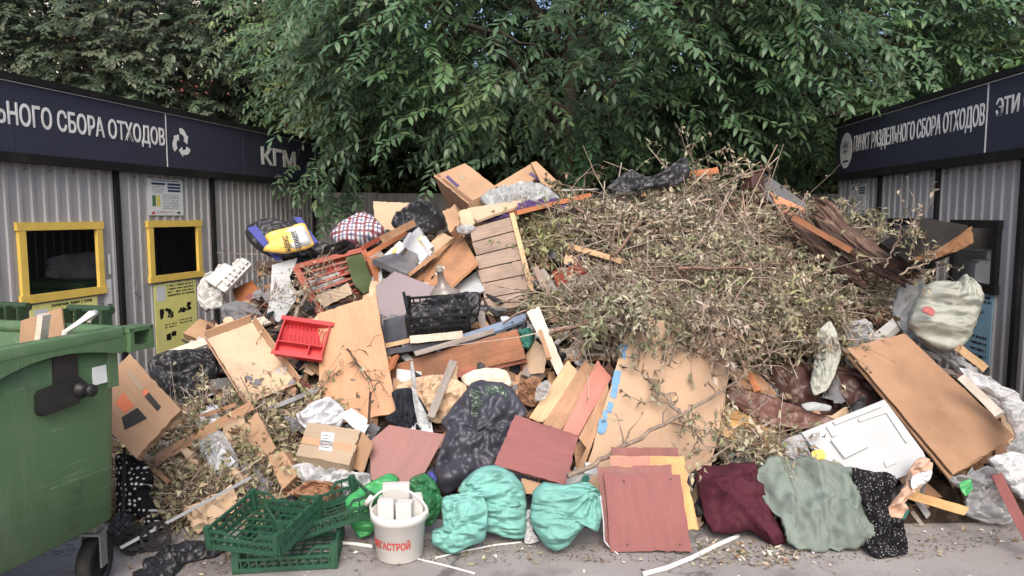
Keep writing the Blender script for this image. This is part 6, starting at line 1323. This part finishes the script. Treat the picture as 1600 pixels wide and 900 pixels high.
def cut_branches(name, label, poly, nb, seed, holes=(), hl=(.02, .17), down=0., plane=None):
    """whole cut branches thrown on the heap: bowed stems, side twigs and wilted leaves hanging in bunches"""
    rg = np.random.RandomState(seed); px = sample(poly, nb, rg, holes); SP0, SP1, SR0, SR1, TS, TD, TL, TB = [], [], [], [], [], [], [], []; nn = np.array([0, -.62, .78])
    for bi, p in enumerate(px):
        q = np.array(surf(p, 0) if plane is None else hit(p, *plane)) + nn * rg.uniform(*hl); ang = rg.choice([-.35, .1, .6, 1.3, 2.6, 3.3]) + rg.randn() * .3
        if down: ang = -math.pi / 2 + rg.randn() * .6
        e1 = np.array([1., 0, 0]); e2 = np.cross(nn, e1); d = e1 * math.cos(ang) + e2 * math.sin(ang) * .8 + nn * rg.uniform(-.08, .12); Lb = rg.uniform(.6, 1.35) * (.45 if down else 1); r0 = rg.uniform(.004, .011); sag = rg.uniform(-.1, .25); M_ = 9; prev = None; kink = rg.randn(3) * .04
        for i in range(M_ + 1):
            u = i / M_; pos = q + d * Lb * (u - .45) + nn * sag * (.25 - (u - .5) ** 2) * Lb + kink * math.sin(u * 7) + rg.randn(3) * .008
            if prev is not None: SP0.append(prev); SP1.append(pos); SR0.append(r0 * (1 - .75 * (i - 1) / M_)); SR1.append(r0 * (1 - .75 * i / M_))
            prev = pos
            if i > 1:
                for s in range(rg.randint(1, 4)): TS.append(pos); TD.append(unit(d * .7 + rg.randn(3) * .65 + nn * .25)); TL.append(rg.uniform(.12, .36) * (1.15 - .5 * u)); TB.append(bi)
    TS, TD, TL, TB = np.array(TS), np.array(TD), np.array(TL), np.array(TB); S = len(TS); K = 15
    def stem(tt): return TS[:, None, :] + TD[:, None, :] * (TL[:, None] * tt)[..., None] + np.array([0, 0, -1.]) * (.55 * TL[:, None] * tt ** 2)[..., None]
    g = rg.randint(2, 5, (S, 1)); tt = np.clip((np.floor(rg.rand(S, K) * g) + .8) / g + rg.randn(S, K) * .05, .15, 1.05); pos = stem(tt); n = S * K
    ld = unit(TD[:, None, :] * .45 + rg.randn(S, K, 3) * .55 + np.array([0, -.1, -.75])); bl_ = rg.uniform(.7, 1.25, nb)[TB]; sz = rg.uniform(.4, 1.25, n) * .058 * np.repeat(bl_, K)
    V, Tq = leaf_arrays(pos.reshape(-1, 3), ld.reshape(-1, 3), unit(rg.randn(n, 3)), sz, sz * rg.uniform(.22, .48, n), rg.uniform(-.1, .8, n), rg.uniform(.2, .7, n))
    bare = (rg.rand(nb) < .22)[TB]; bc_ = palette(rg, nb, DRY + [(.30, .31, .19), (.40, .36, .27)], .28)[TB]; lc = np.clip(np.repeat(bc_, K, 0) * (1 + (rg.rand(n, 1) - .5) * .6), 0, 1)
    drop = np.repeat(bare, K) & (rg.rand(n) < .85); keepv = np.repeat(~drop, 1); m = keepv.nonzero()[0]; V = V.reshape(-1, 5, 3)[m].reshape(-1, 3); lc = lc[m]; i5 = (np.arange(len(m)) * 5)[:, None]
    Tq = np.concatenate([i5 + np.array([[0, 4, 1]]), i5 + np.array([[1, 4, 2]]), i5 + np.array([[2, 4, 3]]), i5 + np.array([[3, 4, 0]])])
    V1, Q1 = seg_arrays(np.array(SP0), np.array(SP1), np.array(SR0), np.array(SR1)); q = np.linspace(0, 1, 4); P = stem(np.tile(q, (S, 1))); V2, Q2 = seg_arrays(P[:, :-1].reshape(-1, 3), P[:, 1:].reshape(-1, 3), np.tile([.0026, .002, .0016], S), np.tile([.002, .0016, .001], S))
    c0 = V.mean(0); c0[2] = 0; tw = [(.36, .28, .23), (.45, .38, .32), (.26, .19, .15)]
    cols_ = np.concatenate([np.repeat(lc, 5, 0), np.repeat(palette(rg, len(V1) // 6, tw), 6, 0), np.repeat(palette(rg, len(V2) // 6, tw), 6, 0)])
    kind(link(name, np_mesh(name, np.concatenate([V, V1, V2]) - c0, [Tq, Q1 + len(V), Q2 + len(V) + len(V1)], M['dry_leaf'], cols_), None, Matrix.Translation(tuple(c0))), 'stuff', label)
cut_branches('cut_branches', 'great tangle of cut branches with wilted leaves over the right of the heap', BR, 140, 71, [HOLE])
cut_branches('hanging_branches', 'wilted branch ends hanging over the boards below the tangle', [(930, 520), (1000, 480), (1060, 485), (1160, 525), (1300, 510), (1330, 490), (1330, 530), (1240, 560), (1150, 550), (1040, 515), (980, 540)], 16, 72)
cut_branches('drooping_branches', 'leafy dry branch ends drooping over the top of the chipboard sheet', [(972, 478), (988, 466), (1060, 482), (1158, 505), (1165, 520), (1150, 530), (1060, 505), (990, 496)], 10, 73, (), (.02, .08), 1., PLANE[cb.name])
cut_branches('fringe_branches', 'leafy dry branch ends drooping between the chipboard sheet and the hanging garment', [(1150, 520), (1230, 515), (1290, 500), (1290, 530), (1160, 545)], 12, 74, (), (.2, .34), 1.)
dry_mass('bare_twig_tangle', 'bare pinkish grey twigs running through the branch tangle', BR, 270, (.02, .17), 39, 3, .04, twl=(.6, 1.4), holes=[HOLE], rmul=1.7)
dry_mass('dry_branch_fringe', 'sparse dry twigs trailing from the branch tangle over the boards', [(950, 490), (1140, 520), (1300, 510), (1320, 560), (1240, 590), (1160, 600), (1120, 560), (1030, 545), (975, 560)], 120, (.1, .34), 32, 14, .05)
dry_mass('dry_leaf_litter', 'drift of dry leaves and twigs between the tray and the green crates', [(195, 715), (230, 690), (300, 650), (345, 640), (360, 645), (440, 640), (492, 612), (494, 660), (462, 690), (465, 735), (440, 790), (380, 800), (300, 815), (215, 800), (195, 750)], 640, (-.03, .08), 33, 16, .05, [(.34, .30, .20), (.31, .30, .18), (.26, .26, .15), (.42, .37, .25), (.22, .16, .10)])
dry_mass('dry_twig_patch', 'dry leaves lying below the yellow pine boards', [(1115, 690), (1200, 705), (1222, 715), (1180, 728), (1110, 728)], 70, (.1, .22), 34, 14, .05)
dry_mass('dry_twig_patch', 'dry twigs scattered over the cot and left top of the heap', [(395, 405), (520, 395), (560, 440), (500, 490), (440, 510), (395, 480)], 70, (.08, .2), 35, 8, .03, DRY, (.2, .5))
dry_mass('dry_twig_patch', 'dry leaves around the sofa arms at the right', [(1260, 330), (1330, 370), (1420, 440), (1400, 480), (1330, 460), (1240, 380)], 110, (.0, .2), 36, 14, .05)
dry_mass('weeds_at_wall', 'low dry weeds at the foot of the right container', [(1530, 570), (1560, 570), (1585, 600), (1560, 610)], 30, (.05, .2), 37, 14, .045)
dry_mass('green_weeds', 'wilted greener branch ends left of the hollow', [(820, 350), (880, 350), (890, 390), (830, 410)], 130, (.05, .24), 38, 18, .05, [(.2, .23, .11), (.26, .27, .14), (.3, .27, .16)])
def twiggy(name, label, px, wpx, lift, nside, seed, mat='twig', leaves=10, D=None, flat=False):
    rg = np.random.RandomState(seed); P = [surf(p, l) for p, l in zip(px, lift)] if D is None else [atY(p, d) for p, d in zip(px, D)]
    pts = []
    for i in range(len(P) - 1):
        for k in range(8): pts.append(P[i].lerp(P[i + 1], k / 8) + Vector(tuple(rg.randn(3) * .006)))
    pts.append(P[-1]); r0 = wpx * P[0].y / F / 2; mb = MB(); n = len(pts); c = pts[0].copy()
    mb.tube([p - c for p in pts], [r0 * (1 - .75 * i / n) for i in range(n)], 7); LB, LD = [], []
    for s in range(nside):
        i = rg.randint(n // 5, n - 1); a = pts[i]; d = (pts[min(i + 1, n - 1)] - pts[i - 1]).normalized(); sd = Vector(tuple(rg.randn(3))); sd = (sd - Vector((0, 1, 0)) * sd.y * .6).normalized(); ln = rg.uniform(.1, .35); e = [a]
        for k in range(4): e.append(e[-1] + (d * .6 + sd * .7 + Vector(tuple(rg.randn(3) * .25))).normalized() * ln / 4)
        mb.tube([p - c for p in e], [r0 * .4, r0 * .32, r0 * .25, r0 * .18, r0 * .1], 5)
        for k in range(leaves): LB.append(e[rg.randint(1, 5)] - c); LD.append(rg.randn(3))
    o = mb.build(name, M[mat], None, Matrix.Translation(c), True); tag(o, label, 'branch')
    if LB:
        LB = np.array([tuple(v) for v in LB]); m = len(LB); sz = rg.uniform(.02, .06, m); V, Tq = leaf_arrays(LB, unit(np.array(LD) + np.array([0, -.2, -.4])), unit(rg.randn(m, 3)), sz, sz * .4, rg.uniform(0, .7, m), rg.uniform(.1, .5, m))
        kind(link('dead_leaves', np_mesh('dead_leaves', V, [Tq], M['dry_leaf'], np.repeat(palette(rg, m, DRY), 5, 0)), o), 'stuff')
    return o
twiggy('long_branch', 'long bare branch slanting across the chipboard sheet', [(888, 746), (985, 692), (1115, 620), (1210, 552), (1330, 470)], 9, [.5, .42, .45, .42, .4], 9, 51, leaves=3)
twiggy('side_branch', 'forked twig with dead leaves lying on the chipboard sheet', [(1068, 660), (1040, 620), (1005, 585), (965, 560)], 7, [.40, .40, .40, .38], 16, 52, leaves=12)
twiggy('side_branch', 'twig with dead leaves low on the chipboard sheet', [(1060, 640), (1080, 670), (1110, 705)], 5, [.40, .40, .42], 8, 53, leaves=10)
twiggy('thin_twig', 'thin twig with dead leaves on the plywood board', [(545, 545), (575, 590), (600, 600)], 3, [.27, .27, .27], 8, 54, 'bark', leaves=3)
twiggy('thin_twig', 'upper thin twig curving over the plywood board', [(520, 515), (550, 525), (575, 555)], 3, [.27, .27, .27], 5, 55, 'bark', leaves=2)
twiggy('thin_twig', 'thin twig curving across the open cardboard tray', [(350, 580), (385, 550), (420, 535)], 3, [.22, .22, .22], 5, 56, 'bark', leaves=1)
twiggy('bare_branch', 'bare branch leaning over the cot slats to the checked bag', [(460, 500), (490, 440), (510, 410), (545, 352)], 7, [.28, .28, .28, .28], 2, 57, leaves=0)
for k, (px, lb) in enumerate((([(840, 352), (930, 362), (1010, 352)], 'pale bare branch across the upper left of the branch tangle'), ([(1060, 420), (1150, 418), (1260, 408)], 'straight pale branch across the middle of the branch tangle'), ([(1140, 500), (1240, 490), (1350, 475)], 'pale branch low in the branch tangle near the sofa arm'), ([(960, 400), (1010, 330), (1060, 282)], 'upright reddish branch in the upper branch tangle'), ([(1150, 280), (1120, 340), (1180, 420)], 'curved reddish branch falling from the crest'), ([(860, 520), (930, 500), (985, 480)], 'grey twig at the lower left of the branch tangle'), ([(1180, 560), (1250, 500), (1300, 440)], 'grey branch rising beside the hanging garment'), ([(900, 560), (930, 520), (945, 470)], 'upright twig at the lower left fringe of the tangle'))):
    twiggy('bare_branch', lb, px, 6, [.38] * 3, 7, 60 + k, ['twig', 'branch_pink'][k % 2], leaves=6)
for k, (px, D, lb) in enumerate((([(1085, 285), (1082, 255), (1078, 232)], [6.2, 6.15, 6.1], 'withered leafy stalk standing up on the crest by the black sheeting'), ([(1110, 285), (1140, 268), (1158, 255)], [6.2] * 3, 'dry stalk leaning right on the crest'), ([(1420, 400), (1435, 360), (1440, 335)], [4.55] * 3, 'withered twig in front of the charred board'), ([(1380, 420), (1400, 380), (1410, 340)], [4.6] * 3, 'leafy withered twig left of the charred board'), ([(1405, 430), (1450, 410), (1480, 380)], [4.5] * 3, 'drooping leafy twig below the charred board'))):
    twiggy('withered_stalk', lb, px, 4, None, 7, 80 + k, 'twig', leaves=9, D=D)
# ground crumbs: chips, shreds and leaves along the foot of the heap
def crumbs():
    rg = np.random.RandomState(9); P = []
    for poly, n in (([(190, 850), (350, 835), (420, 900), (200, 900)], 60), ([(530, 850), (700, 850), (950, 850), (1100, 860), (1240, 860), (1260, 885), (1100, 890), (940, 880), (700, 885), (540, 880)], 110), ([(1080, 845), (1240, 845), (1280, 868), (1240, 885), (1100, 880)], 260), ([(1370, 800), (1600, 815), (1600, 850), (1420, 870)], 70), ([(150, 860), (1600, 860), (1600, 900), (100, 900)], 50)):
        P += [tuple(atZ(p, .006)) for p in sample(poly, n, rg)]
    P = np.array(P); n = len(P); V, Tq = leaf_arrays(P, unit(rg.randn(n, 3) * np.array([1, 1, .25])), unit(rg.randn(n, 3) * .4 + np.array([0, 0, 1])), rg.uniform(.012, .05, n), rg.uniform(.006, .022, n), rg.uniform(-.3, .1, n), rg.uniform(0, .4, n)); V[:, 2] = np.maximum(V[:, 2], .005)
    col = palette(rg, n, DRY + [(.55, .5, .42), (.6, .58, .55), (.3, .2, .12), (.22, .15, .1)])
    kind(link('ground_litter', np_mesh('ground_litter', V, [Tq], M['dry_leaf'], np.repeat(col, 5, 0))), 'stuff', 'loose leaves and crumbs strewn along the foot of the heap')
crumbs()
def grit():  # dark flecks: part loose dirt, part contact shade painted along the heap foot
    rg = np.random.RandomState(23); P = [tuple(atZ(p, .005)) for p in sample([(190, 845), (420, 840), (560, 838), (900, 846), (1250, 842), (1420, 840), (1600, 815), (1600, 845), (1430, 876), (1240, 882), (950, 876), (700, 880), (540, 876), (340, 895), (190, 880)], 2600, rg)]
    P = np.array(P); n = len(P); sz = rg.uniform(.003, .014, n); V, Tq = leaf_arrays(P, unit(rg.randn(n, 3) * np.array([1, 1, .1])), unit(rg.randn(n, 3) * .3 + np.array([0, 0, 1])), sz, sz * rg.uniform(.4, .9, n), rg.uniform(-.3, 0, n), rg.uniform(.1, .5, n)); V[:, 2] = np.maximum(V[:, 2], .0045)
    kind(link('contact_shade_grit', np_mesh('contact_shade_grit', V, [Tq], M['dry_leaf'], np.repeat(palette(rg, n, [(.10, .085, .07), (.16, .13, .10), (.07, .06, .05), (.24, .2, .16)]), 5, 0))), 'stuff', 'dark grit and crumbled dirt along the foot of the heap, doubling as contact shade')
grit()
# scraps of wood, card and film that fill the chinks of the heap
HEAPPOLY = [(235, 640), (330, 500), (400, 410), (600, 380), (830, 330), (1000, 300), (1250, 330), (1400, 470), (1560, 600), (1590, 760), (1400, 800), (1100, 820), (700, 820), (420, 820), (250, 820)]
def chinks():
    rg = np.random.RandomState(17); mats = [M[k] for k in ('raw_pine', 'card', 'dark_wood', 'grey_wood', 'card_dark', 'white_film', 'black_film', 'mahogany', 'grey_cloth', 'card_pale')]; mb = MB()
    for p in sample(HEAPPOLY, 1100, rg):
        q = surf(p, 0); L_ = rg.uniform(.06, .42); wd = rg.uniform(.012, .10); th = rg.uniform(.004, .02); k = rg.choice(10, p=[.12, .08, .24, .14, .16, .03, .12, .05, .04, .02])
        rot = (Matrix.Rotation(rg.uniform(0, 6.28), 3, 'Z') @ Matrix.Rotation(rg.uniform(-.6, .6), 3, 'X')); rot = Matrix.Rotation(R(40), 3, 'X') @ rot; c = q + Vector((0, -.3, .5)) * rg.uniform(-.06, .06)
        # a splintered sliver: both ends broken off at different angles
        a, b_ = L_ / 2, wd / 2; e = rg.uniform(-.35, .35, 4) * wd; pl = [(-a + e[0], -b_), (a + e[1], -b_ * rg.uniform(.5, 1)), (a * rg.uniform(.8, 1.05) + e[2], b_ * rg.uniform(.2, 1)), (-a * rg.uniform(.85, 1.05) + e[3], b_)]
        m4 = rot.to_4x4(); m4.translation = c; mb.prism(pl, -th / 2, th / 2, int(k), m4)
    kind(mb.build('loose_scraps', mats), 'stuff', 'small splinters and slivers filling the chinks of the heap')
    mats = [M[k] for k in ('white_film', 'milky_film', 'card_pale', 'black_film', 'paper', 'brown_paper', 'blue_webbing', 'grey_cloth', 'beige_cloth', 'red_plastic')]; mb = MB()
    for p in sample(HEAPPOLY, 150, rg):
        q = surf(p, rg.uniform(0, .1)); s_ = rg.uniform(.04, .13); k = rg.choice(10, p=[.09, .12, .2, .25, .07, .08, .01, .12, .055, .005]); n = 5; rot = Matrix.Rotation(R(rg.uniform(20, 70)), 3, 'X') @ Matrix.Rotation(rg.uniform(0, 6.3), 3, 'Z'); sd = rg.uniform(0, 90); V = []
        for j in range(n + 1):
            for i in range(n + 1):
                u, v = i / n - .5, j / n - .5; b0 = Vector((u * 9 + sd, v * 9, sd)); V.append(q + rot @ Vector((u * s_ * 2 + .35 * s_ * noise.noise(b0), v * s_ * rg.uniform(1.2, 1.3) + .35 * s_ * noise.noise(b0 + Vector((5, 5, 5))), s_ * .8 * noise.noise(b0 * .5) + .5 * s_ * ridge(b0 * .6))))
        mb.add(V, [(j * (n + 1) + i, j * (n + 1) + i + 1, (j + 1) * (n + 1) + i + 1, (j + 1) * (n + 1) + i) for j in range(n) for i in range(n)], int(k))
    kind(mb.build('crumpled_scraps', mats, None, None, True), 'stuff', 'crumpled bits of film, paper and cloth lodged between the things of the heap')
chinks()
